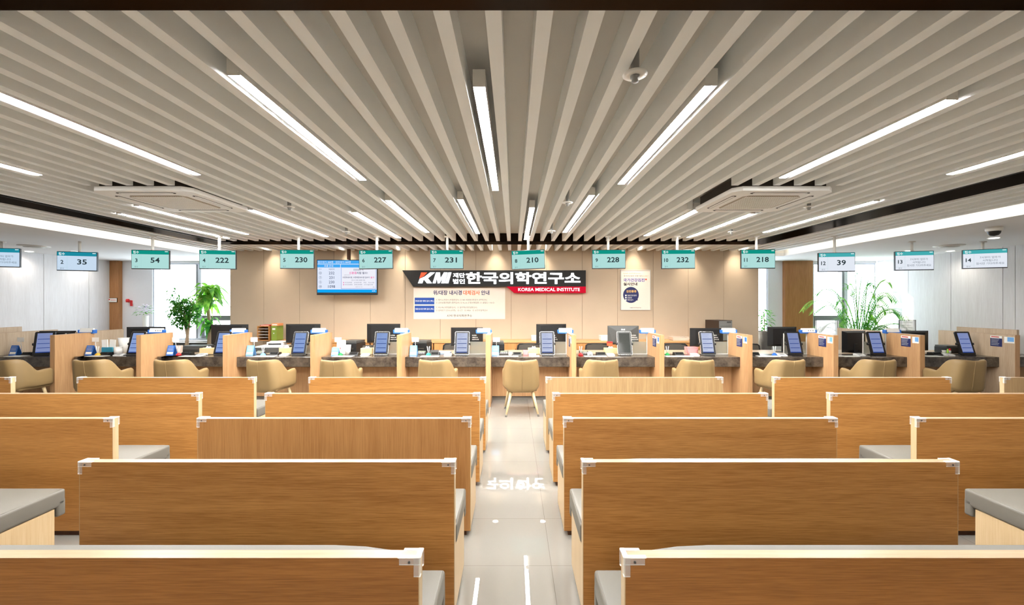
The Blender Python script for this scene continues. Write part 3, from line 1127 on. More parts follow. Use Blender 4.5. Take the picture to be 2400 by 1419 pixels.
# wall cupboards behind the staff
def cupboard(x0, x1, lb):
    r = thing('low_cabinet', lb, 'cabinet', ((x0 + x1) / 2, 0, 0), 0, 'oak cabinets along the beige wall')
    w = (x1 - x0) / 2
    MB().box(-w, w, 8.62, MW - 0.005, 0.05, 0.83).build('body', CAB_OAK, r)
    MB().box(-w + 0.02, w - 0.02, 8.66, MW - 0.03, 0, 0.05).build('plinth', DARK_KICK, r)
    for s in (-1, 1):
        a, b = (-w + 0.004, -0.003) if s < 0 else (0.003, w - 0.004)
        dr = MB().box(a, b, 8.602, 8.62, 0.06, 0.825, 0.002, 1).build('door', CAB_OAK, r)
        MB().box(-0.03 if s < 0 else 0.02, -0.02 if s < 0 else 0.03, 8.59, 8.602, 0.6, 0.72).build('handle', CHROME, dr)
cab = [(-4.90, -3.96, 'with the wooden file organiser on top'), (-3.94, -2.9, 'behind the counter under screen 6'), (-2.88, -1.62, 'behind the black printer under screen 6'), (-1.6, -0.5, 'under the white banner'),
       (-0.48, 0.62, 'behind the chair with visible legs'), (0.64, 1.9, 'under the red end of the sign'), (1.92, 3.05, 'under the framed poster'), (3.07, 4.3, 'with the computer tower on top')]
for a, b, lb in cab:
    cupboard(a, b, 'low oak cabinet along the beige wall ' + lb)
r = MB().box(-4.92, 4.32, 8.585, MW - 0.003, 0.832, 0.87, 0.004, 1).build('cabinet_worktop', CAB_TOP)
tag(r, 'continuous oak worktop over the low cabinets along the beige wall', 'worktop')

# ------------------------------------------------------------------ glass screens with frosted lower half, nameplates
def glass_screen(xr, w, lb, blank=False):
    r = thing('glass_screen', lb, 'glass screen', (xr, 7.345, TOPZ), 0, 'glass screens on the counters')
    MB().box(-w + 0.012, -0.012, -0.003, 0.003, 0.215, 0.355).build('clear_pane', GLASS, r)
    MB().box(-w + 0.012, -0.012, -0.003, 0.003, 0.012, 0.215).build('frosted_pane', FROST, r, False, None, 'frosted lower pane')
    m = MB()
    m.box(-w, 0, -0.008, 0.008, 0.0, 0.012)
    m.box(-0.012, 0, -0.008, 0.008, 0.012, 0.358)
    m.box(-w, -w + 0.012, -0.008, 0.008, 0.012, 0.358)
    m.build('frame', LGREY, r)
    m = MB()
    for k, t in enumerate(('KOREA', 'MEDICAL', 'INSTITUTE')):
        m.text(t, -0.27, 0.325 - 0.036 * k, h=0.017, y=-0.0045, align='L')
    m.build('lettering', PAPER, r)
    return r
for i in range(1, 13):
    xr = DX[i] - DT / 2 - 0.002
    if i == 12:
        continue
    glass_screen(xr, 0.40, 'glass screen with white lettering beside the divider ' + DIVL[i])

def nameplate(x, lb, blank):
    r = thing('desk_nameplate', lb, 'nameplate', (x, 7.345, 1.1185 if True else 0), 0, 'nameplates on the glass screens')
    MB().box(-0.13, 0.13, -0.04, 0.04, 0.0, 0.022, 0.004, 2).build('base', BLUE, r)
    for s in (-1, 1):
        x0, x1 = (0.112, 0.135) if s > 0 else (-0.135, -0.112)
        MB().box(x0, x1, -0.036, 0.036, 0.012, 0.062, 0.006, 2).build('end_cap', BLUE, r)
    MB().prism([(-0.03, 0.022), (0.03, 0.022), (0.012, 0.088), (-0.012, 0.088)], -0.112, 0.112, 'yz').build('plate', PAPER, r)
    if not blank:
        m = MB()
        for k in range(3):
            cx = -0.005 + 0.038 * k
            def rot(p):
                return p
            m.box(cx - 0.008, cx + 0.008, -0.0245, -0.0235, 0.048, 0.051)
            m.box(cx - 0.002, cx + 0.001, -0.0275, -0.0225, 0.038, 0.060)
            m.box(cx + 0.005, cx + 0.008, -0.0275, -0.0225, 0.036, 0.062)
        m.build('writing', MGREY, r)
NPX = [205, 368, 560, 748, 941, 1134, 1325, 1517, 1707, 1893, 2090]
for i, x in enumerate(NPX):
    b = i in (0, 10)
    nameplate(px(x, 7.345), ('blank ' if b else '') + 'white nameplate with blue ends on the glass screen ' + DIVL[i + 1], b)

# ------------------------------------------------------------------ tablets
TAB_W, TAB_H = 0.247, 0.40
TAB_EMIT = emit('tablet_blue', rgb(140, 164, 214), 1.0)
TAB_EMIT_L = emit('tablet_pale', rgb(196, 204, 230), 1.0)
TAB_EMIT_D = emit('tablet_dim', rgb(130, 142, 186), 1.0)
TAB_BAR = emit('tablet_bar', rgb(48, 72, 142), 0.9)
TAB_LINE = emit('tablet_line', rgb(112, 138, 196), 0.9)
TAB_OFF = mat('tablet_off_glass', rgb(46, 48, 46), 0.12, noise=0.05)
def rrect(w, h, rad, n=4):
    pts = []
    for cx, cy, a0 in ((w / 2 - rad, h / 2 - rad, 0), (-w / 2 + rad, h / 2 - rad, 90), (-w / 2 + rad, -h / 2 + rad, 180), (w / 2 - rad, -h / 2 + rad, 270)):
        for k in range(n + 1):
            a = math.radians(a0 + 90 * k / n)
            pts.append((cx + rad * math.cos(a), cy + rad * math.sin(a)))
    return pts
def tablet(x, kind, rz, lb):
    r = thing('tablet_kiosk', lb, 'tablet', (x, 7.14, TOPZ), math.radians(rz), 'portrait tablets on the counters')
    M = Matrix.Translation((0, 0, 0.012)) @ Matrix.Rotation(math.radians(-17), 4, 'X')
    def part(mb, name, m_, lab=None, smooth=False):
        bmesh.ops.transform(mb.bm, matrix=M, verts=mb.bm.verts)
        return mb.build(name, m_, r, smooth, None, lab)
    hh = TAB_H / 2
    up = lambda pts: [(u, v + hh) for u, v in pts]
    part(MB().prism(up(rrect(TAB_W, TAB_H, 0.022)), -0.006, 0.016, 'xz'), 'rim', SILVER if kind != 'd' else BLACK, 'silver rim')
    part(MB().prism(up(rrect(TAB_W - 0.010, TAB_H - 0.010, 0.018)), -0.009, -0.006, 'xz'), 'bezel', BLACK if kind != 'o' else DGREY)
    sw, sh = TAB_W * 0.73, TAB_H * 0.84
    z0 = hh - sh / 2 + 0.004
    mt = {'b': TAB_EMIT, 'p': TAB_EMIT_L, 'd': TAB_EMIT_D, 'o': TAB_OFF}[kind]
    part(MB().box(-sw / 2, sw / 2, -0.0105, -0.009, z0, z0 + sh), 'display', mt)
    if kind != 'o':
        m = MB()
        m2_ = MB()
        for f in (0.245, 0.465, 0.69):
            zz = z0 + sh * f
            m.box(-sw / 2 + 0.012, sw / 2 - 0.012, -0.0112, -0.0105, zz - 0.005, zz + 0.005)
        rnd = random.Random(int(x * 100))
        for f in (0.94, 0.9, 0.84, 0.78, 0.61, 0.55, 0.39, 0.33, 0.16):
            zz = z0 + sh * f
            L_ = rnd.uniform(0.4, 0.85) * (sw - 0.03)
            m2_.box(-sw / 2 + 0.014, -sw / 2 + 0.014 + L_, -0.0112, -0.0105, zz - 0.0012, zz + 0.0012)
        m.box(-sw / 2, sw / 2, -0.0112, -0.0105, z0, z0 + 0.016)
        part(m, 'menu_bars', TAB_BAR)
        part(m2_, 'menu_lines', TAB_LINE)
    for s in (-1, 1):
        part(MB().tube([(s * (TAB_W / 2 - 0.006), 0.008, hh - 0.012), (s * (TAB_W / 2 + 0.016), 0.008, hh - 0.012)], 0.022, 14), 'hinge_knob', BLACK, None, True)
    m = MB()
    m.box(-0.09, 0.09, -0.04, 0.13, 0.0, 0.012, 0.004, 2)
    m.prism([(0.02, 0.010), (0.12, 0.010), (0.085, 0.20), (0.055, 0.20)], -0.05, 0.05, 'yz')
    m.build('stand', BLACK, r)
tabs = [(100, 'd', 30, 'dark tablet turned away, half hidden by the divider at screen 1'), (313, 'b', 0, 'tablet half hidden by the divider between screens 2 and 3'), (517, 'b', 0, 'tablet half hidden by the divider below screen 4'),
        (699, 'b', 0, 'lit tablet in front of the monitor under screen 5'), (892, 'b', 0, 'lit tablet under screen 6'), (1082, 'p', 0, 'pale lit tablet under screen 7'), (1283, 'p', 0, 'pale lit tablet under screen 8'),
        (1465.5, 'o', -2, 'switched-off tablet with black screen under screen 9'), (1661, 'p', -2, 'brightest white tablet, leaning, under screen 10'), (1866, 'd', 0, 'dim blue tablet beside the brown pillar'),
        (2060, 'd', 0, 'dim tablet in front of the palm counter'), (2270, 'd', 0, 'dim blue tablet beside the long divider under screen 14')]
for x, k, rz, lb in tabs:
    tablet(px(x, 7.14), k, rz, lb)

# ------------------------------------------------------------------ computer monitors seen from behind
def monitor(x0, x1, ytop, ybot, d, rz, lb, logo=True, wedge=False):
    cx = (px(x0, d) + px(x1, d)) / 2
    th = math.radians(rz)
    tn = abs(cx) / d
    w = abs(px(x1, d) - px(x0, d)) / (math.cos(th) + tn * math.sin(abs(th)) * (1 if cx * rz < 0 else -1))
    zt, zb = pz(ytop, d), pz(ybot, d)
    base = TOPZ - 0.001
    r = thing('computer_monitor', lb, 'monitor', (cx, d, base), th, 'staff monitors behind the counters')
    h = zt - zb
    c0 = zb - base
    MB().box(-w / 2, w / 2, 0.0, 0.012, c0, c0 + h, 0.003, 1).build('screen', BLACK, r)
    k = 0.35
    m = MB()
    bm = m.bm
    A = [bm.verts.new(p) for p in ((-w / 2 + .004, 0, c0 + .004), (w / 2 - .004, 0, c0 + .004), (w / 2 - .004, 0, c0 + h - .004), (-w / 2 + .004, 0, c0 + h - .004))]
    B = [bm.verts.new(p) for p in ((-w * k, -0.03, c0 + h * .1), (w * k, -0.03, c0 + h * .1), (w * (k if not wedge else .14), -0.03, c0 + h * (.92 if not wedge else .66)), (-w * (k if not wedge else .14), -0.03, c0 + h * (.92 if not wedge else .66)))]
    fs = [bm.faces.new(B)]
    for i in range(4):
        fs.append(bm.faces.new((A[i], A[(i + 1) % 4], B[(i + 1) % 4], B[i])))
    bmesh.ops.recalc_face_normals(bm, faces=fs)
    m.build('rear_housing', BLACK if not wedge else DGREY, r)
    if logo:
        zl = c0 + h * (0.88 if not wedge else 0.80)
        ly = -0.0285 if not wedge else -0.024
        m = MB().text('LG', 0.012, zl, h=0.022, y=ly, bold=0.02)
        m.prism([(-0.026 + 0.014 * math.cos(a), zl + 0.014 * math.sin(a)) for a in [j * math.tau / 16 for j in range(16)]], ly, ly - 0.001, 'xz')
        m.build('logo', MGREY if not wedge else PAPER, r)
    MB().box(-0.035, 0.035, -0.045, -0.025, 0.012, c0 + h * 0.4, 0.004, 1).build('stand_neck', BLACK, r)
    MB().lathe([(0, 0), (0.12, 0.0), (0.12, 0.008), (0.04, 0.013), (0, 0.013)], 24, (0, -0.03, 0)).build('stand_base', BLACK, r)
mons = [(92, 178, 776, 826, 7.62, 10, 'black monitor showing above the divider between screens 1 and 2', False, False),
        (297, 388, 766.5, 815, 7.75, 12, 'black monitor in front of the flower vase', False, False),
        (495, 582, 761, 806, 7.72, 8, 'black monitor in front of the leafy tree, under screen 4', False, False),
        (670, 751, 760, 804, 7.75, 3, 'black monitor behind the tablet under screen 5', True, False),
        (860, 938, 759.5, 804, 7.75, 0, 'black monitor behind the tablet under screen 6', True, False),
        (1057, 1132, 768, 811, 7.7, 3, 'lower black monitor behind the tablet under screen 7', False, False),
        (1257, 1327, 760, 806, 7.75, 4, 'black monitor behind the tablet under screen 8', True, False),
        (1424, 1497, 764, 808, 7.75, -3, 'monitor with a lighter wedge on its back, under screen 9', True, True),
        (1617, 1695, 769.5, 813, 7.75, 0, 'black monitor in front of the computer tower', False, False),
        (1799, 1867, 766.5, 812, 7.7, 3, 'black monitor beside the brown pillar', False, False),
        (1974, 2029, 776, 826, 7.62, 14, 'black monitor in front of the areca palm', False, False),
        (2104, 2176, 775.5, 822, 7.68, 0, 'black monitor behind the divider under screen 13', False, False),
        (2351, 2372, 774, 826, 7.3, 0, 'black monitor at the far right edge', False, False)]
for a in mons:
    monitor(*a[:6], a[6], a[7], a[8])

# ------------------------------------------------------------------ number screens hung from the ceiling
SWD, SHT = 0.546, 0.315
TEALC = emit('screen_teal', rgb(16, 148, 132), 1.0)
TEALC2 = emit('screen_teal_blue', rgb(70, 172, 176), 1.0)
TEALC3 = emit('screen_teal_left', rgb(30, 140, 160), 1.0)
AQUA = emit('screen_aqua', rgb(176, 222, 218), 1.0)
PALE = emit('screen_pale', rgb(228, 234, 244), 1.0)
PALE2 = emit('screen_pale_blue', rgb(200, 220, 240), 1.0)
SDARK = emit('screen_dark_text', rgb(42, 56, 60), 1.0)
SWHITE = emit('screen_white_text', rgb(240, 252, 250), 1.0)
SGREY = emit('screen_grey_text', rgb(96, 106, 116), 1.0)
SRULE = emit('screen_rule', rgb(160, 204, 202), 1.0)
def number_screen(num, x, yc, value, rz, roll, pal, ceil_z, lb):
    d = 7.0
    z = pz(yc, d)
    r = thing('number_screen', lb, 'display screen', (px(x, d), d, z), math.radians(rz), 'counter number screens hung from the ceiling')
    M = Matrix.Rotation(math.radians(roll), 4, 'Y')
    head, body = {'c': (TEALC, AQUA), 'r': (TEALC2, PALE), 'l': (TEALC3, PALE2)}[pal]
    def part(mb, name, m_):
        bmesh.ops.transform(mb.bm, matrix=M, verts=mb.bm.verts)
        return mb.build(name, m_, r)
    w, h = SWD, SHT
    part(MB().box(-w / 2, w / 2, 0, 0.035, -h / 2, h / 2, 0.003, 1), 'bezel', BLACK)
    a, b, t, bt = -w / 2 + 0.007, w / 2 - 0.007, h / 2 - 0.008, -h / 2 + 0.013
    hz = t - 0.062
    part(MB().box(a, b, -0.0015, 0.0, bt, hz), 'display', body)
    part(MB().box(a, b, -0.0015, 0.0, hz, t), 'header_bar', head)
    m = MB()
    m.text('접수', a + 0.062, (hz + t) / 2, h=0.044, y=-0.0025, bold=0.02)
    m.box(b - 0.056, b - 0.012, -0.0025, -0.0015, t - 0.02, t - 0.009)
    part(m, 'header_lettering', SWHITE)
    m = MB()
    xm = a + (b - a) * 0.125
    m.text(num, xm, (hz + bt) / 2 + 0.014, h=0.062, y=-0.0025, bold=0.022)
    part(m, 'window_number', SDARK)
    if value:
        m = MB()
        m.text(value, a + (b - a) * 0.63, (hz + bt) / 2 + 0.02, w=0.066 * len(value), h=0.086, y=-0.0025, bold=0.02)
        part(m, 'called_number', SDARK)
    m = MB()
    m.text('창구', xm, bt + 0.024, h=0.026, y=-0.0025)
    if not value:
        for k, t_ in enumerate(('7시부터 업무가', '시작됩니다', '잠시만 기다려주세요')):
            m.text(t_, a + (b - a) * 0.62, (hz + bt) / 2 + 0.052 - 0.05 * k, h=0.036, y=-0.0025)
    part(m, 'message', SGREY)
    m = MB()
    xd = a + (b - a) * 0.25
    m.box(xd, xd + 0.0015, -0.002, -0.0015, bt, hz)
    m.box(a, xd, -0.002, -0.0015, bt + 0.045, bt + 0.0465)
    part(m, 'dividing_lines', SRULE)
    m = MB()
    m.tube([(0, 0.06, -0.08), (0, 0.06, ceil_z - z)], 0.02, 14)
    m.build('pole', ALU_WHITE, r, True)
    MB().lathe([(0, -0.02), (0.05, -0.02), (0.05, 0.0), (0, 0.0)], 18, (0, 0.06, ceil_z - z)).build('ceiling_plate', ALU_WHITE, r)
    MB().box(-0.05, 0.05, 0.035, 0.062, -0.1, 0.05).build('bracket', BLACK, r)
WAIT = 'with a waiting message'
screens = [('1', -3, 604, None, 16, 0, 'l', ZL), ('2', 180.5, 613, '35', 14, 0.3, 'l', ZS), ('3', 352.5, 609, '54', 11, 0, 'c', ZS), ('4', 510, 609, '222', 10, 0, 'c', ZS),
           ('5', 696, 608, '230', 3, 0, 'c', ZS), ('6', 881, 608.5, '227', 4, -1.2, 'c', ZS), ('7', 1047, 608.5, '231', 0, 0, 'c', ZS), ('8', 1238, 609, '210', -2, -2.0, 'c', ZS),
           ('9', 1427, 608, '228', -1, -0.4, 'c', ZS), ('10', 1590, 608, '232', -1, -0.4, 'c', ZS), ('11', 1777, 607.5, '218', -3, 0, 'c', ZS), ('12', 1961, 615, '39', -9, 0, 'r', ZS),
           ('13', 2143, 611.5, None, -12, -0.2, 'r', ZL), ('14', 2308, 607, None, -24, -0.2, 'r', ZL)]
for n_, x, y, v, rz, roll, pal, cz in screens:
    lb = 'hanging screen for window %s showing %s' % (n_, v) if v else ('hanging screen for window %s with a grey waiting message' % n_ if n_ != '1' else 'hanging screen with a waiting message, cut off by the left edge')
    number_screen(n_, x, y, v, rz, roll, pal, cz, lb)

# ------------------------------------------------------------------ wall television
d = 8.72
TVB = emit('tv_blue', rgb(70, 170, 244), 1.0)
TVB2 = emit('tv_deep_blue', rgb(16, 168, 246), 1.0)
TVBG = emit('tv_pale', rgb(226, 234, 252), 1.0)
TVL = emit('tv_lilac', rgb(240, 240, 250), 1.0)
TVT = emit('tv_text', rgb(66, 80, 112), 1.0)
TVN = emit('tv_navy', rgb(40, 50, 96), 1.0)
TVP = emit('tv_pink', rgb(240, 74, 160), 1.0)
TVW = emit('tv_white', rgb(250, 252, 255), 1.0)
TVLINE = emit('tv_line', rgb(86, 132, 214), 1.0)
r = thing('television', 'large wall television listing called numbers 232, 231, 230 and 1098', 'television', (px(813.5, d), d, pz(650.5, d)), math.radians(2))
w, h = 1.225, 0.722
MB().box(-w / 2, w / 2, 0, 0.05, -h / 2, h / 2, 0.004, 1).build('bezel', BLACK, r)
a, b, t, bt = -w / 2 + 0.015, w / 2 - 0.015, h / 2 - 0.015, -h / 2 + 0.05
MB().box(a, b, -0.001, 0, bt, t).build('display', TVBG, r)
W_, H_ = b - a, t - bt
X = lambda f: a + W_ * f
Z = lambda f: t - H_ * f
m = MB()
m.box(X(0), X(1), -0.002, -0.001, Z(0.105), Z(0.0))
m.box(X(0), X(0.385), -0.002, -0.001, Z(0.22), Z(0.125))
m.box(X(0.395), X(1), -0.002, -0.001, Z(0.22), Z(0.125))
m.build('header_bars', TVB, r)
MB().box(X(0), X(1), -0.002, -0.001, Z(1.0), Z(0.905)).build('footer_bar', TVB2, r)
MB().box(X(0.405), X(0.985), -0.002, -0.001, Z(0.875), Z(0.235)).build('notice_panel', TVL, r)
m = MB()
for (u0, u1, v0, v1) in ((0.40, 0.405, 0.88, 0.23), (0.985, 0.99, 0.88, 0.23), (0.40, 0.99, 0.885, 0.875)):
    m.box(X(u0), X(u1), -0.0025, -0.001, Z(v0), Z(v1))
m.build('notice_border', TVLINE, r)
m = MB()
m.text('접수대기: 000명   검진대기: 000명', X(0.01), Z(0.055), h=H_ * 0.065, w=W_ * 0.55, y=-0.003, align='L')
m.text('호출 안내', X(0.19), Z(0.172), h=H_ * 0.065, y=-0.003)
m.text('KMI', X(0.95), Z(0.952), h=H_ * 0.04, y=-0.003)
m.build('white_lettering', TVW, r)
m = MB()
m.text('창구', X(0.05), Z(0.275), h=H_ * 0.04, y=-0.003)
m.text('호출번호', X(0.24), Z(0.275), h=H_ * 0.045, y=-0.003)
for k, (q, v) in enumerate((('10', '232'), ('7', '231'), ('5', '230'), ('18', '1098'))):
    zz = Z(0.395 + 0.14 * k)
    m.text(v, X(0.24), zz, h=H_ * 0.085, y=-0.003, bold=0.006)
    m.text(q, X(0.05), zz, h=H_ * 0.05, y=-0.003)
    for s in range(20):
        a0, a1 = s * math.tau / 20, (s + 1) * math.tau / 20
        R0, R1, cx = 0.026, 0.029, X(0.05)
        m.quad([(cx + R0 * math.cos(a0), -0.003, zz + R0 * math.sin(a0)), (cx + R1 * math.cos(a0), -0.003, zz + R1 * math.sin(a0)),
                (cx + R1 * math.cos(a1), -0.003, zz + R1 * math.sin(a1)), (cx + R0 * math.cos(a1), -0.003, zz + R0 * math.sin(a1))])
m.build('called_numbers', TVT, r)
m = MB()
m.text('건강검진 시', X(0.69), Z(0.29), h=H_ * 0.06, y=-0.003, bold=0.01)
m.text('지참 필수!', X(0.755), Z(0.39), h=H_ * 0.075, y=-0.003, bold=0.012)
m.text('수면위내시경, 수면대장내시경 검사가', X(0.655), Z(0.53), h=H_ * 0.06, w=W_ * 0.46, y=-0.003, bold=0.012)
m.text('KMI', X(0.95), Z(0.83), h=H_ * 0.022, y=-0.003)
m.build('notice_lettering', TVN, r)
m = MB()
m.text('신분증', X(0.60), Z(0.39), h=H_ * 0.08, y=-0.003, bold=0.014)
m.text('불가', X(0.93), Z(0.53), h=H_ * 0.06, y=-0.003, bold=0.012)
for row in (0.69, 0.755):
    for u in (0.435,):
        m.box(X(u), X(u + 0.012), -0.003, -0.002, Z(row + 0.017), Z(row - 0.017))
m.build('pink_lettering', TVP, r)
m = MB()
m.text('(신분증 미지참 시)', X(0.50), Z(0.455), h=H_ * 0.026, y=-0.003)
m.text('반드시 아래 신분증 지참', X(0.69), Z(0.615), h=H_ * 0.038, y=-0.003)
m.text('주민등록증    운전면허증    여권    청소년증', X(0.71), Z(0.69), h=H_ * 0.034, w=W_ * 0.5, y=-0.003)
m.text('외국인등록증    장애인등록증    국가기술자격증', X(0.70), Z(0.755), h=H_ * 0.034, w=W_ * 0.48, y=-0.003)
m.text('신분증은 접수 시 제시', X(0.70), Z(0.825), h=H_ * 0.022, y=-0.003)
m.build('small_print', TVT, r)
zc = ZS - pz(650.5, d)
MB().box(-0.02, 0.04, 0.05, 0.10, 0.1, zc).build('ceiling_pole', DARK_KICK, r)
MB().box(-0.25, 0.25, 0.05, 0.07, -0.15, 0.15).build('mount_plate', BLACK, r)

# ------------------------------------------------------------------ the lit sign
SIGN_W = emit('sign_white', (0.93, 0.97, 1.0, 1), 3.2)
SIGN_R = emit('sign_red_glow', rgb(255, 92, 60), 1.6)
SIGN_RED = emit('sign_red_band', rgb(232, 28, 56), 0.9)
d = 8.98
r = thing('wall_sign', 'long black illuminated sign with white letters and a red band on the beige wall', 'sign')
zt, zm, zb = pz(634, d), pz(672, d), pz(686.8, d)
xl, xr_ = px(942.5, d), px(1373, d)
MB().prism([(xl, zt), (xr_, zt), (xr_, zm), (px(968, d), zm)], d, MW - 0.004, 'xz').build('black_box', BLACK_MATTE, r)
MB().prism([(px(1187.5, d), zm - 0.0005), (xr_, zm - 0.0005), (xr_, zb), (px(1205, d), zb)], d, MW - 0.004, 'xz').build('red_box', SIGN_RED, r)
m = MB()
SX = lambda u: px(930 + u * 0.19167, d)
SZ = lambda v: pz(620 + v * 0.19167, d)
def dbox(u0, u1):
    return SX((u0 + u1) / 2), SX(u1) - SX(u0)
def put(mb, body, u0, u1, v0, v1, **k):
    x, w_ = dbox(u0, u1)
    mb.text(body, x, (SZ(v0) + SZ(v1)) / 2, w=w_, h=SZ(v0) - SZ(v1), y=d, **k)
# K M I as slanted block strokes
def stroke(mb, pts):
    mb.prism([(SX(u), SZ(v)) for u, v in pts], d - 0.02, d - 0.0005, 'xz')
stroke(m, [(262, 232), (312, 232), (330, 182), (372, 232), (430, 232), (380, 170), (466, 100), (410, 100), (345, 150), (282, 178)])
stroke(m, [(440, 232), (482, 100), (528, 100), (534, 176), (578, 100), (622, 100), (584, 232), (544, 232), (566, 158), (522, 232), (500, 232), (494, 158), (474, 232)])
stroke(m, [(592, 232), (632, 100), (668, 100), (630, 232)])
put(m, '재단', 688, 832, 106, 163, bold=0.022, depth=0.02)
put(m, '법인', 688, 832, 178, 238, bold=0.022, depth=0.02)
put(m, '한국의학연구소', 845, 2245, 96, 240, bold=0.028, depth=0.02)
m.build('white_letters', SIGN_W, r)
m = MB()
stroke(m, [(278, 172), (300, 100), (372, 100), (332, 142)])
m.build('red_stroke', SIGN_R, r)
m = MB()
put(m, 'KOREA MEDICAL INSTITUTE', 1485, 2238, 288, 328, bold=0.006, depth=0.012)
m.build('small_letters', emit('sign_small_white', (1, 0.95, 0.96, 1), 2.2), r)

# ------------------------------------------------------------------ banner under the sign
d = MW - 0.006
BANNER = mat('banner_film', rgb(232, 220, 206), 0.6, noise=0.01)
BOXBLUE = mat('banner_blue', rgb(24, 74, 160), 0.6, noise=0.02)
r = thing('wall_banner', 'white film banner with blue boxes and Korean test list below the black sign', 'banner')
UX = lambda u: px(930 + u * 0.19167, d)
UZ = lambda v: pz(620 + v * 0.19167, d)
MB().box(UX(205), UX(1325), d, d + 0.004, UZ(670), UZ(285)).build('film', BANNER, r)
m = MB()
m.box(UX(219), UX(459), d - 0.001, d, UZ(490), UZ(408))
m.box(UX(219), UX(459), d - 0.001, d, UZ(588), UZ(506))
m.build('blue_boxes', BOXBLUE, r)
def bt_(mb, body, u0, u1, v0, v1, y=-0.001, **k):
    mb.text(body, (UX(u0) + UX(u1)) / 2, (UZ(v0) + UZ(v1)) / 2, w=UX(u1) - UX(u0), h=UZ(v0) - UZ(v1), y=d + y, **k)
m = MB()
bt_(m, '위/대장 내시경', 445, 795, 318, 376, bold=0.022)
bt_(m, '안내', 1032, 1132, 318, 376, bold=0.022)
m.build('navy_title', NAVY_TXT, r)
m = MB()
bt_(m, '대체검사', 812, 1015, 318, 376, bold=0.022)
m.build('orange_title', ORANGE_TXT, r)
m = MB()
bt_(m, '위내시경 대체 검사 (택1)', 226, 452, 438, 462, y=-0.002, bold=0.012)
bt_(m, '대장내시경 대체 검사 (택1)', 226, 452, 536, 560, y=-0.002, bold=0.012)
m.build('box_lettering', PAPER, r)
m = MB()
bt_(m, '① 펩시노겐검사 (위질환검사) ② NK-세포활성화검사 (면역검사)', 478, 1100, 424, 448)
bt_(m, '③ 급성심혈관질환 (혈액검사) ④ KL-A (간질성폐질환) ⑤ 골밀도 + Vit D', 478, 1192, 458, 484)
bt_(m, '① M2-PK(대장질환검사)  ② 얼리텍(대장질환검사)', 478, 982, 516, 542)
bt_(m, '③ 알레르기 검사(107종)   ④ CT   ⑤ MRA   ⑥ 유전자혈액검사', 478, 1110, 552, 578)
bt_(m, 'KMI', 614, 684, 616, 642, shear=0.3)
bt_(m, '한국의학연구소', 694, 920, 614, 644, bold=0.014)
m.build('black_lettering', BLACK_TXT, r)

# ------------------------------------------------------------------ framed poster
d = MW - 0.03
r = thing('framed_poster', 'framed white poster with a navy circle on the beige wall below screen 9', 'poster')
QX = lambda u: px(1440 + u * 0.08104, d)
QZ = lambda v: pz(620 + v * 0.08104, d)
POSTER = mat('poster_paper', rgb(238, 224, 212), 0.5, noise=0.01)
m = MB()
x0, x1, z0, z1 = QX(185), QX(1045), QZ(1325), QZ(160)
t_ = 0.012
m.box(x0, x1, d, MW - 0.002, z0, z0 + t_); m.box(x0, x1, d, MW - 0.002, z1 - t_, z1)
m.box(x0, x0 + t_, d, MW - 0.002, z0 + t_, z1 - t_); m.box(x1 - t_, x1, d, MW - 0.002, z0 + t_, z1 - t_)
m.build('frame', LGREY, r)
MB().box(x0 + t_, x1 - t_, d + 0.006, MW - 0.004, z0 + t_, z1 - t_).build('sheet', POSTER, r)
m = MB()
cx, cz, R_ = QX(480), QZ(885), (QX(705) - QX(250)) / 2
pts = [(cx + R_ * math.cos(a), cz + R_ * 1.02 * math.sin(a)) for a in [j * math.tau / 40 for j in range(40)]]
m.prism(pts, d + 0.004, d + 0.006, 'xz')
m.prism([(QX(640), QZ(960)), (QX(690), QZ(1040)), (QX(560), QZ(1060))], d + 0.0047, d + 0.0055, 'xz')
m.build('navy_circle', NAVY, r)
def qt(mb, body, u0, u1, v0, v1, y=0.005, **k):
    mb.text(body, (QX(u0) + QX(u1)) / 2, (QZ(v0) + QZ(v1)) / 2, w=QX(u1) - QX(u0), h=QZ(v0) - QZ(v1), y=d + y, **k)
m = MB(); qt(m, '국가건강검진', 262, 875, 405, 505, bold=0.03); m.build('blue_title', mat('poster_violet', rgb(78, 70, 160), 0.6, noise=0.02), r)
m = MB(); qt(m, '실시안내', 262, 665, 525, 615, bold=0.035)
qt(m, '국가건강검진 지정기관', 268, 790, 312, 358, bold=0.012)
qt(m, 'KMI한국의학연구소', 452, 775, 1240, 1270, bold=0.012)
m.build('black_lettering', BLACK_TXT, r)
m = MB(); qt(m, '"KMI한국의학연구소는', 248, 760, 240, 278); qt(m, '입니다."', 798, 985, 318, 358); m.build('small_lettering', ORANGE_TXT, r)
m = MB(); qt(m, '검진종류', 345, 640, 745, 818, y=0.003, bold=0.02); m.build('gold_lettering', mat('poster_gold', rgb(236, 190, 110), 0.6, noise=0.02), r)
m = MB()
for k, t in enumerate(('일반건강검진', '암검진', '확진검사')):
    v = 900 + 65 * k
    qt(m, t, 378, 378 + [265, 125, 170][k], v - 22, v + 22, y=0.003)
    m.box(QX(312), QX(355), d + 0.003, d + 0.004, QZ(v + 20), QZ(v - 20))
m.build('white_lettering', PAPER, r)
m = MB()
m.prism([(QX(915) + 0.018 * math.cos(a), QZ(435) + 0.018 * math.sin(a)) for a in [j * math.tau / 16 for j in range(16)]], d + 0.004, d + 0.006, 'xz')
m.build('red_dot', RED_TXT, r)

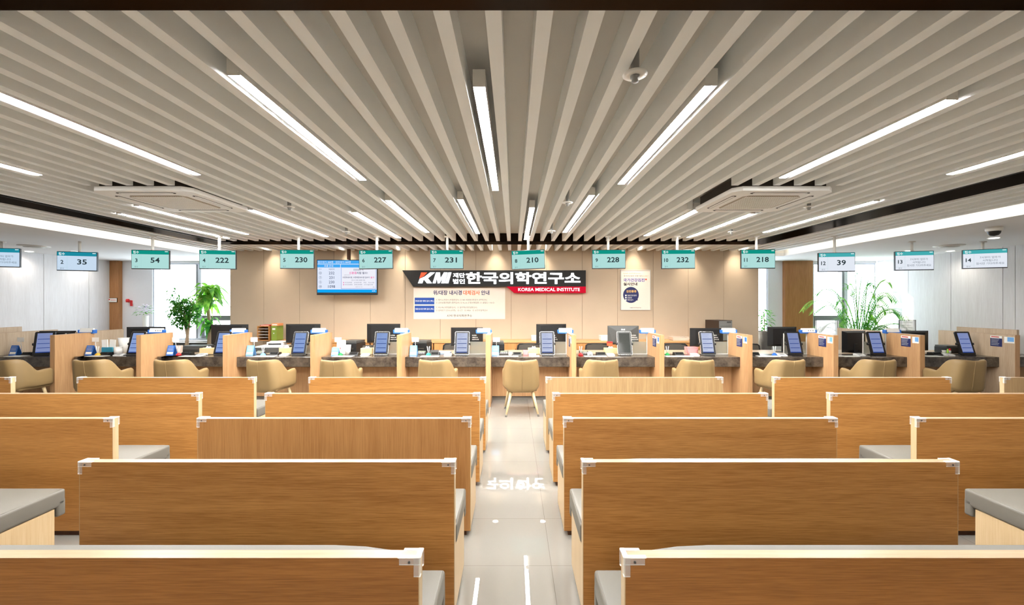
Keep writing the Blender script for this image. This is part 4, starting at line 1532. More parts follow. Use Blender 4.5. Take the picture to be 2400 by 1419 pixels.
# ------------------------------------------------------------------ stickers on the divider sides
def sticker_pair(i, faded):
    x = DX[i] - DT / 2
    where = DIVL[i]
    y1 = 7.06 if i < 12 else 7.08
    s1 = thing('notice_sticker', 'navy notice sticker on the divider ' + where, 'sticker', (x, 0, 0), 0, 'navy notice stickers on dividers')
    MB().box(-0.002, 0, y1 - 0.17, y1, 0.93, 1.105).build('navy_sheet', NAVY, s1)
    MB().box(-0.003, -0.002, y1 - 0.17, y1, 1.065, 1.105).build('white_heading', PAPER, s1)
    m = MB()
    for k in range(4):
        m.box(-0.0035, -0.003, y1 - 0.02 - 0.027 * (k + 1), y1 - 0.002 - 0.027 * k - 0.012, 1.078, 1.094)
    m.build('red_heading', RED_TXT, s1)
    m = MB()
    for k in range(5):
        m.box(-0.003, -0.002, y1 - 0.13 + 0.01 * (k % 3), y1 - 0.014, 1.048 - 0.023 * k, 1.053 - 0.023 * k)
    m.build('white_lines', LGREY, s1)
    s2 = thing('blue_sticker', ('faded blue' if faded else 'blue and white') + ' sticker beside the notice on the divider ' + where, 'sticker', (x, 0, 0), 0, 'blue stickers on dividers')
    ya, yb_ = y1 - 0.20, y1 - 0.34 if i == 12 else y1 - 0.31
    MB().box(-0.002, 0, yb_, ya, 1.0, 1.10).build('sheet', PAPER, s2)
    MB().box(-0.003, -0.002, yb_ + 0.005, ya - 0.045, 1.025, 1.095).build('blue_field', SKYBLUE if faded else BLUE, s2)
for i in range(7, 13):
    sticker_pair(i, i >= 10)

# ------------------------------------------------------------------ small things on the counters
ZT = TOPZ
BAYW = ['under screen 1', 'under screen 2', 'by the potted trees', 'with the flatbed scanner', 'under the wall television', 'under screen 7', 'under screen 8', 'under screen 9', 'under screen 10', 'beside the brown pillar', 'in front of the palm', 'under screens 13 and 14', 'at the far right edge']

def standee(x, d, lb, hgt=0.165, pale=False):
    r = thing('notice_stand', lb, 'notice stand', (px(x, d), d, ZT), 0, 'blue notice stands on the counters')
    m = MB()
    m.prism([(0.0, 0.0), (0.004, 0.0), (0.05, hgt), (0.046, hgt)], -0.06, 0.06, 'yz')
    m.prism([(0.1, 0.0), (0.104, 0.0), (0.052, hgt - 0.003), (0.048, hgt - 0.003)], -0.06, 0.06, 'yz')
    m.build('easel', SKYBLUE if pale else BLUE, r)
    sl = 0.046 / hgt
    def face(x0, x1, z0, z1, off):
        return [(x0, z0 * sl - off, z0), (x1, z0 * sl - off, z0), (x1, z1 * sl - off, z1), (x0, z1 * sl - off, z1)]
    MB().quad(face(-0.05, 0.05, 0.02, 0.06, 0.001)).build('white_field', PAPER, r)
    m = MB()
    for z_ in (0.085, 0.105, 0.135):
        m.quad(face(-0.045, 0.04, z_, z_ + 0.006, 0.001))
    m.build('print_lines', LGREY, r)
    c_ = thing('card_clip', 'clear clip with white card above the stand ' + lb.split('notice stand ')[1], 'card clip', (px(x, d) + 0.01, d + 0.12, ZT), 0, 'card clips on the counters')
    MB().box(-0.03, 0.03, -0.02, 0.02, 0.0, 0.012, 0.003, 1).build('base', WHITE_P, c_)
    MB().tube([(0, 0, 0.01), (0.01, 0, 0.12), (0.0, 0, 0.2), (0.012, 0, 0.235)], 0.004, 8).build('stem', WHITE_P, c_, True)
    MB().box(-0.055, 0.06, -0.006, -0.003, 0.22, 0.295).build('card', PAPER, c_)
for i, (x, dd, b, pl) in enumerate(((28, 7.16, 0, 0), (206, 7.16, 1, 0), (397, 7.16, 2, 0), (584, 7.16, 3, 1), (784, 7.14, 4, 1), (968, 7.16, 5, 1), (1161, 7.14, 6, 1))):
    standee(x, dd, 'blue notice stand at the counter ' + BAYW[b], 0.165 if i != 4 else 0.13, bool(pl))

def card_tray(x, d, lb):
    r = thing('card_tray', lb, 'card tray', (px(x, d), d, ZT), 0, 'black card trays on the counters')
    MB().prism([(-0.07, 0), (0.07, 0), (0.06, 0.045), (-0.02, 0.05)], -0.075, 0.075, 'yz').build('body', BLACK, r)
    MB().box(-0.055, 0.055, -0.05, -0.03, 0.02, 0.052, 0.002, 1).build('lip', BLACK_MATTE, r)
for x, b in ((68, 0), (250, 1), (439, 2), (645, 3), (831, 4), (1020, 5), (1212, 6), (1408, 7), (1590, 8), (1766, 9), (2191, 11)):
    card_tray(x, 7.22, 'black card tray on the counter ' + BAYW[b])

def paper(x, d, w, l, lb, h=0.006):
    r = thing('paper_sheets', lb, 'papers', (px(x, d), d, ZT), 0, 'papers on the counters')
    MB().box(-w / 2, w / 2, -l / 2, l / 2, 0, h * 0.55).build('lower_sheets', PAPER, r)
    MB().box(-w / 2 + 0.01, w / 2 + 0.006, -l / 2 + 0.004, l / 2 - 0.01, h * 0.55, h).build('upper_sheet', LGREY, r)
for x, dd, w, l, b in ((40, 7.06, 0.26, 0.16, 0), (228, 7.06, 0.3, 0.14, 1), (450, 7.06, 0.36, 0.14, 2), (622, 7.05, 0.36, 0.14, 3), (805, 7.05, 0.32, 0.14, 4), (1008, 7.05, 0.3, 0.14, 5), (1190, 7.05, 0.34, 0.13, 6), (1395, 7.05, 0.36, 0.13, 7), (1590, 7.05, 0.44, 0.14, 8), (1800, 7.05, 0.34, 0.14, 9), (1990, 7.05, 0.26, 0.14, 10), (2184, 7.06, 0.26, 0.14, 11), (2384, 7.06, 0.3, 0.14, 12)):
    paper(x, dd, w, l, 'white papers lying along the front edge of the counter ' + BAYW[b])

def pen_stand(x, d, m_, colour, lb):
    r = thing('pen_stand', lb, 'pen stand', (px(x, d), d, ZT), 0, 'corded pens in round stands')
    MB().lathe([(0, 0), (0.04, 0), (0.042, 0.012), (0.03, 0.03), (0.014, 0.045), (0, 0.046)], 18).build('base', m_, r, True)
    for s in (-1, 1):
        MB().tube([(s * 0.006, 0, 0.04), (s * 0.02, 0.0, 0.155)], [0.0045, 0.006], 8).build('pen', WHITE_P, r, True)
for x, mm, cl, b in ((229, YELLOW, 'yellow', 1), (419, RED, 'red', 2), (616.5, SKYBLUE, 'light blue', 3), (798, GREEN, 'green', 4), (1004, TEAL, 'teal', 5), (1361, RED, 'red', 7), (1564, GREEN, 'green', 8), (1815, BLUE, 'dark blue', 9)):
    pen_stand(x, 7.15, mm, cl, '%s round pen stand with white pens on the counter %s' % (cl, BAYW[b]))

def carton(x, d, w, h, l, lb, m_=BEIGE_BOX):
    r = thing('tissue_box', lb, 'tissue box', (px(x, d), d, ZT), 0, 'tissue boxes on the counters')
    MB().box(-w / 2, w / 2, -l / 2, l / 2, 0, h, 0.004, 1).build('box', m_, r)
    MB().prism([(-w * 0.2, h), (w * 0.2, h), (w * 0.12, h + 0.03), (-0.01, h + 0.02), (-w * 0.1, h + 0.035)], -0.01, 0.01, 'xz').build('tissue', PAPER, r)
for x, w, h, b in ((489, 0.24, 0.1, 2), (672, 0.21, 0.105, 3), (861, 0.2, 0.1, 4), (1251, 0.2, 0.1, 6), (1431, 0.22, 0.1, 7)):
    carton(x, 7.42, w, h, 0.12, 'beige tissue box left of the tablet on the counter ' + BAYW[b])

def keypad(x, d, lb):
    r = thing('card_terminal', lb, 'card terminal', (px(x, d), d, ZT), 0, 'white signing pads on the counters')
    MB().prism([(-0.06, 0), (0.06, 0), (0.06, 0.032), (-0.06, 0.015)], -0.06, 0.06, 'yz').build('body', WHITE_P, r)
    MB().quad([(-0.045, -0.045, 0.0185), (0.045, -0.045, 0.0185), (0.045, 0.04, 0.0305), (-0.045, 0.04, 0.0305)]).build('pad', MGREY, r)
    MB().tube([(0.06, 0.02, 0.006), (0.075, -0.01, 0.004), (0.085, 0.03, 0.004), (0.075, 0.08, 0.004)], 0.004, 6).build('cable', BLACK, r, True)
for x, b in ((280, 1), (473, 2), (667, 3), (856, 4), (1050, 5), (1248, 6), (1431, 7), (1628, 8), (1832, 9), (2014, 10), (2222, 11)):
    keypad(x, 7.16, 'white signing pad with black cable on the counter ' + BAYW[b])

def printer(x, d, w, h, l, m_, mtop, lb, rz=0):
    r = thing('desk_printer', lb, 'printer', (px(x, d), d, ZT - 0.001), math.radians(rz), 'printers behind the counters')
    MB().box(-w / 2, w / 2, -l / 2, l / 2, 0, h * 0.8, 0.008, 2).build('body', m_, r)
    MB().box(-w / 2 + 0.01, w / 2 - 0.01, -l / 2 + 0.02, l / 2, h * 0.8, h, 0.006, 2).build('lid', mtop, r)
    MB().box(-w * 0.32, w * 0.32, -l / 2 - 0.004, -l / 2, h * 0.3, h * 0.42).build('paper_slot', AC_DARK, r)
    MB().box(-w * 0.3, w * 0.3, -l / 2 - 0.03, -l / 2, h * 0.24, h * 0.27).build('out_tray', m_, r)
printer(828, 7.72, 0.30, 0.21, 0.34, BLACK, DGREY, 'black printer on the staff side under the wall television', -8)
printer(990, 7.70, 0.26, 0.21, 0.32, BLACK, DGREY, 'black printer on the staff side under the white banner', -6)
printer(1167, 7.68, 0.22, 0.2, 0.3, BLACK, DGREY, 'black printer beside the card clip under screen 8', 4)
printer(2222, 7.6, 0.26, 0.13, 0.24, BLACK, DGREY, 'low black printer left of the tablet under screen 14', 0)
printer(462, 7.78, 0.42, 0.11, 0.3, DGREY, DGREY, 'low dark grey printer in front of the potted trees', 0)
# flatbed scanner
r = thing('flatbed_scanner', 'grey flatbed scanner with raised feeder under screen 4', 'scanner', (px(642, 7.72), 7.72, ZT - 0.001), math.radians(6))
MB().box(-0.24, 0.24, -0.2, 0.2, 0.0, 0.09, 0.01, 2).build('base', DGREY, r)
MB().box(-0.24, 0.24, -0.2, 0.2, 0.092, 0.115, 0.008, 2).build('lid', LGREY, r)
m = MB()
m.box(-0.12, 0.16, -0.02, 0.16, 0.115, 0.125); m.box(-0.12, -0.09, -0.02, 0.16, 0.125, 0.175, 0.005, 1); m.box(0.13, 0.16, -0.02, 0.16, 0.125, 0.175, 0.005, 1); m.box(-0.12, 0.16, 0.12, 0.16, 0.125, 0.185, 0.006, 1)
m.build('feeder', LGREY, r)
MB().box(-0.09, 0.13, -0.019, 0.0, 0.126, 0.15).build('feeder_slot', BLACK, r)

def cup(x, d, rb, rt, h, lb, m_=CERAMIC, name='cup', cat='cup'):
    r = thing(name, lb, cat, (px(x, d), d, ZT), 0)
    MB().lathe([(0, 0), (rb, 0), (rt, h), (rt - 0.004, h), (rb - 0.004, 0.006), (0, 0.006)], 20).build('body', m_, r, True)
    MB().lathe([(rt - 0.002, h - 0.006), (rt + 0.003, h - 0.006), (rt + 0.003, h), (rt - 0.002, h)], 20).build('rim', WHITE_P, r, True)
    return r
cup(815.5, 7.25, 0.038, 0.05, 0.17, 'tall white paper cup under the wall television')
cup(277, 7.28, 0.055, 0.06, 0.13, 'white paper roll cup on the counter under screen 2')
cup(290, 7.6, 0.05, 0.08, 0.26, 'tall white round bin beside the monitor under screen 2', CERAMIC, 'desk_bin', 'bin')
cup(2213, 7.3, 0.028, 0.03, 0.07, 'clear small cup holding a green highlighter under screen 14', LGREY)
r = thing('highlighter', 'lime green highlighter standing on the counter under screen 14', 'pen', (px(2221, 7.25), 7.25, ZT))
MB().lathe([(0, 0), (0.014, 0), (0.014, 0.06), (0.011, 0.075), (0.008, 0.1), (0, 0.1)], 12).build('body', mat('lime', rgb(170, 220, 80), 0.4, noise=0.02), r, True)
r = thing('pump_bottle', 'small bottle with a red cap on the counter under screen 14', 'bottle', (px(2226, 7.3), 7.3, ZT))
MB().lathe([(0, 0), (0.02, 0), (0.02, 0.06), (0.012, 0.07), (0, 0.07)], 14).build('body', LGREY, r, True)
MB().lathe([(0, 0.07), (0.014, 0.07), (0.014, 0.1), (0, 0.1)], 14).build('cap', RED, r, True)
# leaflet holder
r = thing('leaflet_holder', 'teal leaflet holder full of white leaflets under screen 2', 'leaflet holder', (px(253, 7.34), 7.34, ZT))
MB().box(-0.095, 0.095, -0.02, 0.05, 0.0, 0.12, 0.003, 1).build('pocket', mat('teal_card', rgb(58, 150, 176), 0.5, noise=0.03), r)
for k, (u, a) in enumerate(((-0.045, -4), (0.04, 5))):
    m = MB().box(-0.048, 0.048, 0.0 + 0.02 * k, 0.015 + 0.02 * k, 0.1, 0.25)
    bmesh.ops.transform(m.bm, matrix=Matrix.Translation((u, 0, 0)) @ Matrix.Rotation(math.radians(a), 4, 'Y'), verts=m.bm.verts)
    m.build('leaflets', PAPER, r)
# stack of clear boxes, tubs, cards
def tub(x, d, w, h, l, m_, lb, name='plastic_tub', z=None, cat='tub'):
    r = thing(name, lb, cat, (px(x, d), d, ZT if z is None else z), 0)
    b_ = MB()
    b_.prism([(-w / 2 + 0.01, 0), (w / 2 - 0.01, 0), (w / 2, h), (w / 2 - 0.005, h), (w / 2 - 0.016, 0.006), (-w / 2 + 0.016, 0.006), (-w / 2 + 0.005, h), (-w / 2, h)], -l / 2, l / 2, 'xz')
    b_.box(-w / 2 + 0.006, w / 2 - 0.006, -l / 2, -l / 2 + 0.006, 0.004, h)
    b_.box(-w / 2 + 0.006, w / 2 - 0.006, l / 2 - 0.006, l / 2, 0.004, h)
    b_.build('body', m_, r)
    MB().box(-w / 2 - 0.003, w / 2 + 0.003, -l / 2 - 0.003, -l / 2 + 0.001, h - 0.012, h).build('rim', m_, r)
tub(1252, 8.8, 0.13, 0.1, 0.2, WHITE_P, 'small white tray on the rear worktop beside the monitor under screen 8', 'storage_tray', 0.872, 'tray')
tub(1417, 8.8, 0.2, 0.1, 0.2, WHITE_P, 'white tray on the rear worktop beside the monitor under screen 9', 'storage_tray', 0.872, 'tray')
tub(1591, 8.8, 0.34, 0.075, 0.22, mat('clear_tray', rgb(230, 214, 196), 0.2, alpha=0.6, noise=0.02), 'clear shallow tray on the rear worktop under screen 10', 'storage_tray', 0.872, 'tray')
tub(864, 7.55, 0.16, 0.13, 0.14, DGREY, 'dark tub with a white label behind the tissue box under screen 6')
tub(417, 7.42, 0.1, 0.14, 0.1, mat('clear_tub', rgb(232, 214, 200), 0.2, alpha=0.6, noise=0.02), 'clear tub with a red-topped stick in front of the potted trees')
tub(1620, 7.5, 0.2, 0.11, 0.12, PINK, 'pink box of notes beside the white tablet under screen 10', 'note_box', None, 'box')
tub(1232, 7.3, 0.1, 0.075, 0.06, PINK, 'pink card box beside the tablet under screen 8', 'note_box', None, 'box')
r = thing('red_box', 'small red box on top of the tissue box under screen 9', 'box', (px(1429, 7.42), 7.42, ZT + 0.137))
MB().box(-0.045, 0.045, -0.03, 0.03, 0, 0.07, 0.004, 1).build('body', mat('orange_red', rgb(232, 92, 56), 0.5, noise=0.03), r)
MB().box(-0.046, 0.046, -0.031, 0.031, 0.05, 0.073, 0.004, 1).build('lid', RED, r)
def calculator(x, d, lb):
    r = thing('calculator', lb, 'calculator', (px(x, d), d + 0.06, ZT), 0, 'desk calculators on the counters')
    MB().prism([(-0.08, 0), (0.08, 0), (0.08, 0.05), (-0.08, 0.018)], -0.075, 0.075, 'yz').build('body', DGREY, r)
    MB().quad([(-0.06, 0.01, 0.0375), (0.06, 0.01, 0.0375), (0.06, 0.07, 0.0495), (-0.06, 0.07, 0.0495)]).build('display', mat('lcd_green', rgb(140, 150, 130), 0.3, noise=0.02), r)
    m = MB()
    for a in range(4):
        for b in range(3):
            y0 = -0.07 + 0.024 * b
            z0 = 0.018 + (y0 + 0.08) * 0.2
            m.box(-0.06 + 0.032 * a, -0.04 + 0.032 * a, y0, y0 + 0.015, z0, z0 + 0.005)
    m.build('keys', LGREY, r)
for x, b in ((603, 3), (986, 5), (1181, 6), (1370, 7)):
    calculator(x, 7.3 if b != 4 else 7.16, 'dark desk calculator on the counter ' + BAYW[b])
r = thing('webcam_puck', 'round white device on the counter beside the red pen stand under screen 9', 'device', (px(1383, 7.18), 7.18, ZT))
MB().lathe([(0, 0), (0.045, 0), (0.045, 0.02), (0.036, 0.05), (0.015, 0.062), (0, 0.063)], 20).build('body', WHITE_P, r, True)
MB().box(-0.02, 0.02, -0.0465, -0.043, 0.006, 0.016).build('slot', DGREY, r)
r = thing('white_mouse', 'round white object beside the card tray under screen 8', 'device', (px(1196, 7.2), 7.2, ZT))
MB().lathe([(0, 0), (0.03, 0), (0.034, 0.02), (0.028, 0.045), (0, 0.055)], 18).build('body', CERAMIC, r, True)
MB().box(-0.004, 0.004, -0.036, -0.03, 0.012, 0.03).build('button', MGREY, r)
r = thing('calendar_stand', 'white desk calendar with red marks under the wall television', 'calendar', (px(800, 7.4), 7.4, ZT))
m = MB(); m.prism([(-0.03, 0), (-0.027, 0), (0.003, 0.24), (0, 0.24)], -0.075, 0.075, 'yz'); m.prism([(0.035, 0), (0.038, 0), (0.004, 0.238), (0.001, 0.238)], -0.075, 0.075, 'yz')
m.build('sheets', PAPER, r)
m = MB()
for k in range(3):
    m.quad([(-0.05 + 0.03 * k, -0.0215, 0.06 + 0.02 * k), (-0.035 + 0.03 * k, -0.0215, 0.06 + 0.02 * k), (-0.035 + 0.03 * k, -0.018, 0.09 + 0.02 * k), (-0.05 + 0.03 * k, -0.018, 0.09 + 0.02 * k)])
m.build('red_marks', RED_TXT, r)
r = thing('desk_phone', 'black telephone with curled cord beside the card tray under screen 7', 'telephone', (px(1014, 7.38), 7.38, ZT))
MB().prism([(-0.09, 0), (0.09, 0), (0.09, 0.06), (-0.09, 0.02)], -0.09, 0.09, 'yz').build('body', DGREY, r)
MB().tube([(-0.07, -0.06, 0.05), (-0.07, -0.03, 0.075), (-0.07, 0.05, 0.095), (-0.07, 0.085, 0.085)], [0.022, 0.016, 0.016, 0.022], 10).build('handset', BLACK, r, True)
r = thing('spiral_notebook', 'pale blue folder lying beside the tablet under screen 7', 'folder', (px(1043, 7.5), 7.5, ZT))
MB().box(-0.16, 0.1, -0.1, 0.1, 0.0, 0.02, 0.003, 1).build('pages', mat('pale_blue_card', rgb(160, 182, 214), 0.6, noise=0.02), r)
MB().box(-0.16, 0.1, -0.1, 0.1, 0.02, 0.024).build('cover', LGREY, r)
r = thing('open_notebook', 'white open notebook in front of the tissue box under screen 8', 'notebook', (px(1254, 7.04), 7.04, ZT))
MB().box(-0.07, 0.0, -0.05, 0.05, 0, 0.016, 0.002, 1).build('left_pages', PAPER, r)
MB().box(0.001, 0.07, -0.05, 0.05, 0, 0.013, 0.002, 1).build('right_pages', PAPER, r)

# wooden file organiser and binder on the rear cabinets
r = thing('file_organizer', 'small wooden pigeonhole file organiser on the rear worktop left of the green binder', 'file organiser', (px(625, 8.8), 8.8, 0.872))
w, h, l = 0.24, 0.30, 0.26
m = MB()
m.box(-w / 2, -w / 2 + 0.012, -l / 2, l / 2, 0, h); m.box(w / 2 - 0.012, w / 2, -l / 2, l / 2, 0, h)
m.box(-w / 2 + 0.012, w / 2 - 0.012, -l / 2, l / 2, 0, 0.012); m.box(-w / 2 + 0.012, w / 2 - 0.012, -l / 2, l / 2, h - 0.012, h)
m.box(-w / 2 + 0.012, w / 2 - 0.012, l / 2 - 0.01, l / 2, 0.012, h - 0.012)
m.build('case', CAB_OAK, r)
for k in range(1, 5):
    MB().box(-w / 2 + 0.012, w / 2 - 0.012, -l / 2 + 0.004, l / 2 - 0.01, h * k / 5 - 0.003, h * k / 5 + 0.003).build('shelf', LGREY, r)
r = thing('ring_binder', 'olive green ring binder standing on the rear worktop', 'binder', (px(650, 8.82), 8.82, 0.872))
MB().box(-0.055, 0.055, -0.13, 0.13, 0, 0.30, 0.004, 1).build('cover', mat('olive_green', rgb(124, 146, 56), 0.6, noise=0.04), r)
MB().box(-0.03, 0.03, -0.1315, -0.13, 0.22, 0.255).build('spine_label', PAPER, r)
MB().prism([(0.012 * math.cos(j * math.tau / 14), 0.15 + 0.012 * math.sin(j * math.tau / 14)) for j in range(14)], -0.1315, -0.13, 'xz').build('finger_hole', LGREY, r)
for (x, z, w, h, mm, lb) in ((627, 1.172, 0.2, 0.018, RED_TXT, 'flat red folder lying on top of the wooden file organiser'), (650, 1.172, 0.14, 0.05, mat('orange_card', rgb(226, 150, 100), 0.6, noise=0.05), 'orange box lying on top of the green ring binder')):
    r = thing('stacked_folder', lb, 'folder', (px(x, 8.8), 8.8, z))
    MB().box(-w / 2, w / 2, -0.1, 0.1, 0, h, 0.003, 1).build('body', mm, r)
    MB().box(-w / 2 + 0.02, w / 2 - 0.02, -0.102, -0.1, h * 0.3, h * 0.7).build('label_strip', PAPER, r)

# computer tower on the rear worktop
r = thing('computer_tower', 'dark brown computer tower with grey front on the rear worktop under screen 10', 'computer', (px(1684, 8.75), 8.75, 0.872), math.radians(14))
MB().box(-0.16, 0.16, -0.2, 0.2, 0, 0.42, 0.004, 1).build('case', mat('brown_black', rgb(58, 44, 34), 0.5, noise=0.05), r)
MB().box(-0.15, 0.15, -0.206, -0.2, 0.02, 0.41).build('front', MGREY, r)
m = MB()
for k in range(6):
    m.box(0.03 + 0.017 * k, 0.04 + 0.017 * k, -0.208, -0.206, 0.37, 0.395)
m.box(-0.13, 0.12, -0.208, -0.206, 0.3, 0.306)
m.build('front_slots', BLACK, r)

# ------------------------------------------------------------------ staff office chairs (mesh backs)
def office_chair_proto():
    r = thing('office_chair', 'x', 'office chair', (0, 0, 0), 0, 'staff office chairs')
    w, z0, z1 = 0.23, 0.5, 0.845
    m = MB()
    m.tube([(-w, 0.0, z0), (-w, -0.01, 0.7), (-w + 0.015, 0, z1 - 0.03), (-w + 0.05, 0, z1 - 0.005), (0, 0.02, z1), (w - 0.05, 0, z1 - 0.005), (w - 0.015, 0, z1 - 0.03), (w, -0.01, 0.7), (w, 0.0, z0), (0, 0.03, z0 - 0.01), (-w, 0, z0)], 0.014, 8)
    m.build('back_frame', BLACK, r, True)
    MB().prism([(-w, z0), (w, z0), (w - 0.01, z1 - 0.03), (w - 0.05, z1 - 0.005), (-w + 0.05, z1 - 0.005), (-w + 0.01, z1 - 0.03)], -0.004, 0.004, 'xz').build('mesh_back', MESH_GREY, r)
    MB().box(-0.24, 0.24, -0.46, 0.0, 0.42, 0.49, 0.025, 3).build('seat', BLACK_MATTE, r, True)
    MB().tube([(0, 0.03, 0.6), (0, 0.05, 0.48), (0, -0.05, 0.40), (0, -0.22, 0.40)], 0.02, 8).build('spine', BLACK, r, True)
    MB().tube([(0, -0.22, 0.42), (0, -0.22, 0.1)], 0.025, 12).build('column', CHROME, r, True)
    for k in range(5):
        a = k * math.tau / 5
        l = MB().tube([(0, -0.22, 0.11), (0.28 * math.cos(a), -0.22 + 0.28 * math.sin(a), 0.06)], [0.025, 0.016], 8).build('base_arm', BLACK, r, True)
        MB().lathe([(0, 0), (0.022, 0.01), (0.025, 0.025), (0.022, 0.045), (0, 0.05)], 10, (0.28 * math.cos(a), -0.22 + 0.28 * math.sin(a), 0.0)).build('caster', BLACK, l, True)
    return r
oc = office_chair_proto()
CHILD[oc.name] = [(c_, list(c_.children)) for c_ in oc.children]
ocs = [(1066, 8.3, 5, 'behind the tablet under screen 7'), (1240, 8.3, -3, 'left of the tablet under screen 8'), (1399, 8.3, 4, 'left of the switched-off tablet'), (1583, 8.3, -4, 'left of the white tablet under screen 10'), (1753, 8.25, 0, 'half hidden by the divider beside the brown pillar')]
for i, (x, dd, a, lb) in enumerate(ocs):
    lb = 'black mesh-backed office chair ' + lb
    loc = (px(x, dd), dd, 0)
    if i == 0:
        oc.location = loc
        oc['label'] = lb
    else:
        copy_tree(oc, loc, math.radians(a), lb)

# ------------------------------------------------------------------ plants
def leaf_quad(mb, base, direction, length, width, droop=0.3, fold=0.2):
    d_ = Vector(direction).normalized()
    up = Vector((0, 0, 1))
    side = d_.cross(up)
    if side.length < 0.05:
        side = Vector((1, 0, 0))
    side.normalize()
    nrm = side.cross(d_)
    b0 = Vector(base)
    p1 = b0 + d_ * length * 0.45 - up * droop * length * 0.12
    p2 = b0 + d_ * length - up * droop * length * 0.5
    l = p1 + side * width / 2 + nrm * fold * width
    r_ = p1 - side * width / 2 + nrm * fold * width
    vs = [mb.bm.verts.new(p) for p in (b0, l, p2, r_, p1)]
    mb.bm.faces.new((vs[0], vs[4], vs[1]))
    mb.bm.faces.new((vs[4], vs[2], vs[1]))
    mb.bm.faces.new((vs[0], vs[3], vs[4]))
    mb.bm.faces.new((vs[4], vs[3], vs[2]))

# slim fig tree with small leaves
rnd = random.Random(11)
DT1 = 9.05
r = thing('fig_tree', 'small-leaved indoor tree with pale twisted trunk in front of the left window', 'potted tree', (px(437, DT1), DT1, 0))
MB().lathe([(0, 0), (0.15, 0), (0.19, 0.3), (0.2, 0.4), (0.17, 0.4), (0.16, 0.36), (0, 0.36)], 24).build('pot', POT_GREY, r, True)
MB().lathe([(0, 0.355), (0.165, 0.358)], 20).build('soil', SOIL, r)
m = MB()
m.tube([(0, 0, 0.34), (-0.01, 0, 0.7), (0.02, 0, 0.95), (-0.02, 0, 1.15), (-0.05, 0, 1.35), (-0.02, 0, 1.6)], [0.035, 0.03, 0.028, 0.024, 0.02, 0.01], 10)
m.tube([(0.01, 0.01, 0.6), (0.03, 0, 0.95), (0.05, 0, 1.15), (0.06, 0.02, 1.4), (0.1, 0, 1.7)], [0.022, 0.022, 0.02, 0.015, 0.008], 8)
for k in range(14):
    a = rnd.uniform(0, math.tau)
    z = rnd.uniform(1.25, 1.65)
    l = rnd.uniform(0.15, 0.3)
    m.tube([(0.02, 0, z - 0.12), (l * math.cos(a), l * 0.7 * math.sin(a), z + 0.1)], [0.008, 0.003], 5)
m.build('trunk', BARK, r, True)
m = MB()
for k in range(760):
    while True:
        p = Vector((rnd.uniform(-1, 1), rnd.uniform(-1, 1), rnd.uniform(-1, 1)))
        if p.length < 1:
            break
    q = Vector((p.x * 0.31 - 0.02, p.y * 0.24, 1.44 + p.z * 0.34))
    if p.z > 0.3:
        q.x += rnd.uniform(-0.1, 0.14)
    a = rnd.uniform(0, math.tau)
    leaf_quad(m, q, (math.cos(a), math.sin(a), rnd.uniform(-0.9, 0.1)), rnd.uniform(0.08, 0.125), rnd.uniform(0.036, 0.05), 0.5)
for (ex, ez) in ((-0.42, 1.78), (-0.36, 1.6), (-0.4, 1.92), (-0.25, 1.98), (-0.32, 1.7)):
    for k in range(16):
        f = k / 16
        q = Vector((-0.08 + (ex + 0.08) * f, rnd.uniform(-0.04, 0.04), 1.6 + (ez - 1.6) * f + rnd.uniform(-0.02, 0.02)))
        leaf_quad(m, q, (rnd.uniform(-1, 0.4), rnd.uniform(-1, 1), rnd.uniform(-0.7, 0.2)), 0.1, 0.04, 0.4)
m.build('foliage', LEAF, r)

# large-leaved tree
DT2 = 9.8
rnd = random.Random(5)
r = thing('dracaena_tree', 'large-leaved indoor tree with drooping leaves against the left window and beige wall', 'potted tree', (px(488, DT2), DT2, 0))
MB().lathe([(0, 0), (0.17, 0), (0.2, 0.35), (0.21, 0.45), (0.18, 0.45), (0.17, 0.4), (0, 0.4)], 24).build('pot', POT_GREY, r, True)
MB().lathe([(0, 0.395), (0.175, 0.398)], 20).build('soil', SOIL, r)
MB().tube([(0.02, 0, 0.38), (0.03, 0, 0.8), (0.06, 0, 1.1), (0.02, 0, 1.3), (0.0, 0, 1.5), (0.02, 0, 1.7), (0.02, 0, 1.9)], [0.05, 0.046, 0.042, 0.036, 0.032, 0.026, 0.02], 10).build('trunk', BARK, r, True)
m = MB()
def strap(mb, base, az, reach, rise, drop, width):
    """A long arching leaf built from a chain of quads."""
    n = 7
    prev = None
    for i in range(n + 1):
        f = i / n
        h = rise * math.sin(min(f * 1.5, 1.0) * math.pi / 2) - drop * f * f
        c_ = Vector(base) + Vector((math.cos(az) * reach * f, math.sin(az) * reach * f, h))
        wv = width * math.sin(max(0.06, min(1.0, f * 0.95 + 0.12)) * math.pi) ** 0.8
        s = Vector((-math.sin(az), math.cos(az), 0)) * wv / 2
        lft = mb.bm.verts.new(c_ + s + Vector((0, 0, wv * 0.15)))
        mid = mb.bm.verts.new(c_)
        rgt = mb.bm.verts.new(c_ - s + Vector((0, 0, wv * 0.15)))
        if prev:
            mb.bm.faces.new((prev[0], prev[1], mid, lft))
            mb.bm.faces.new((prev[1], prev[2], rgt, mid))
        prev = (lft, mid, rgt)
for k in range(64):
    az = rnd.uniform(0, math.tau)
    zb_ = rnd.uniform(1.5, 1.95)
    strap(m, (0.02, 0, zb_), az, rnd.uniform(0.25, 0.52) * (0.75 if math.sin(az) > 0.3 else 1), rnd.uniform(0.05, 0.26), rnd.uniform(0.15, 0.5), rnd.uniform(0.11, 0.16))
m.build('upper_leaves', LEAF_LIGHT, r)
m = MB()
for k in range(18):
    az = rnd.uniform(0, math.tau)
    strap(m, (0.05, -0.05, rnd.uniform(0.95, 1.15)), az, rnd.uniform(0.2, 0.42) * (0.6 if math.sin(az) > 0.3 else 1), rnd.uniform(0.1, 0.28), rnd.uniform(0.1, 0.5), rnd.uniform(0.09, 0.13))
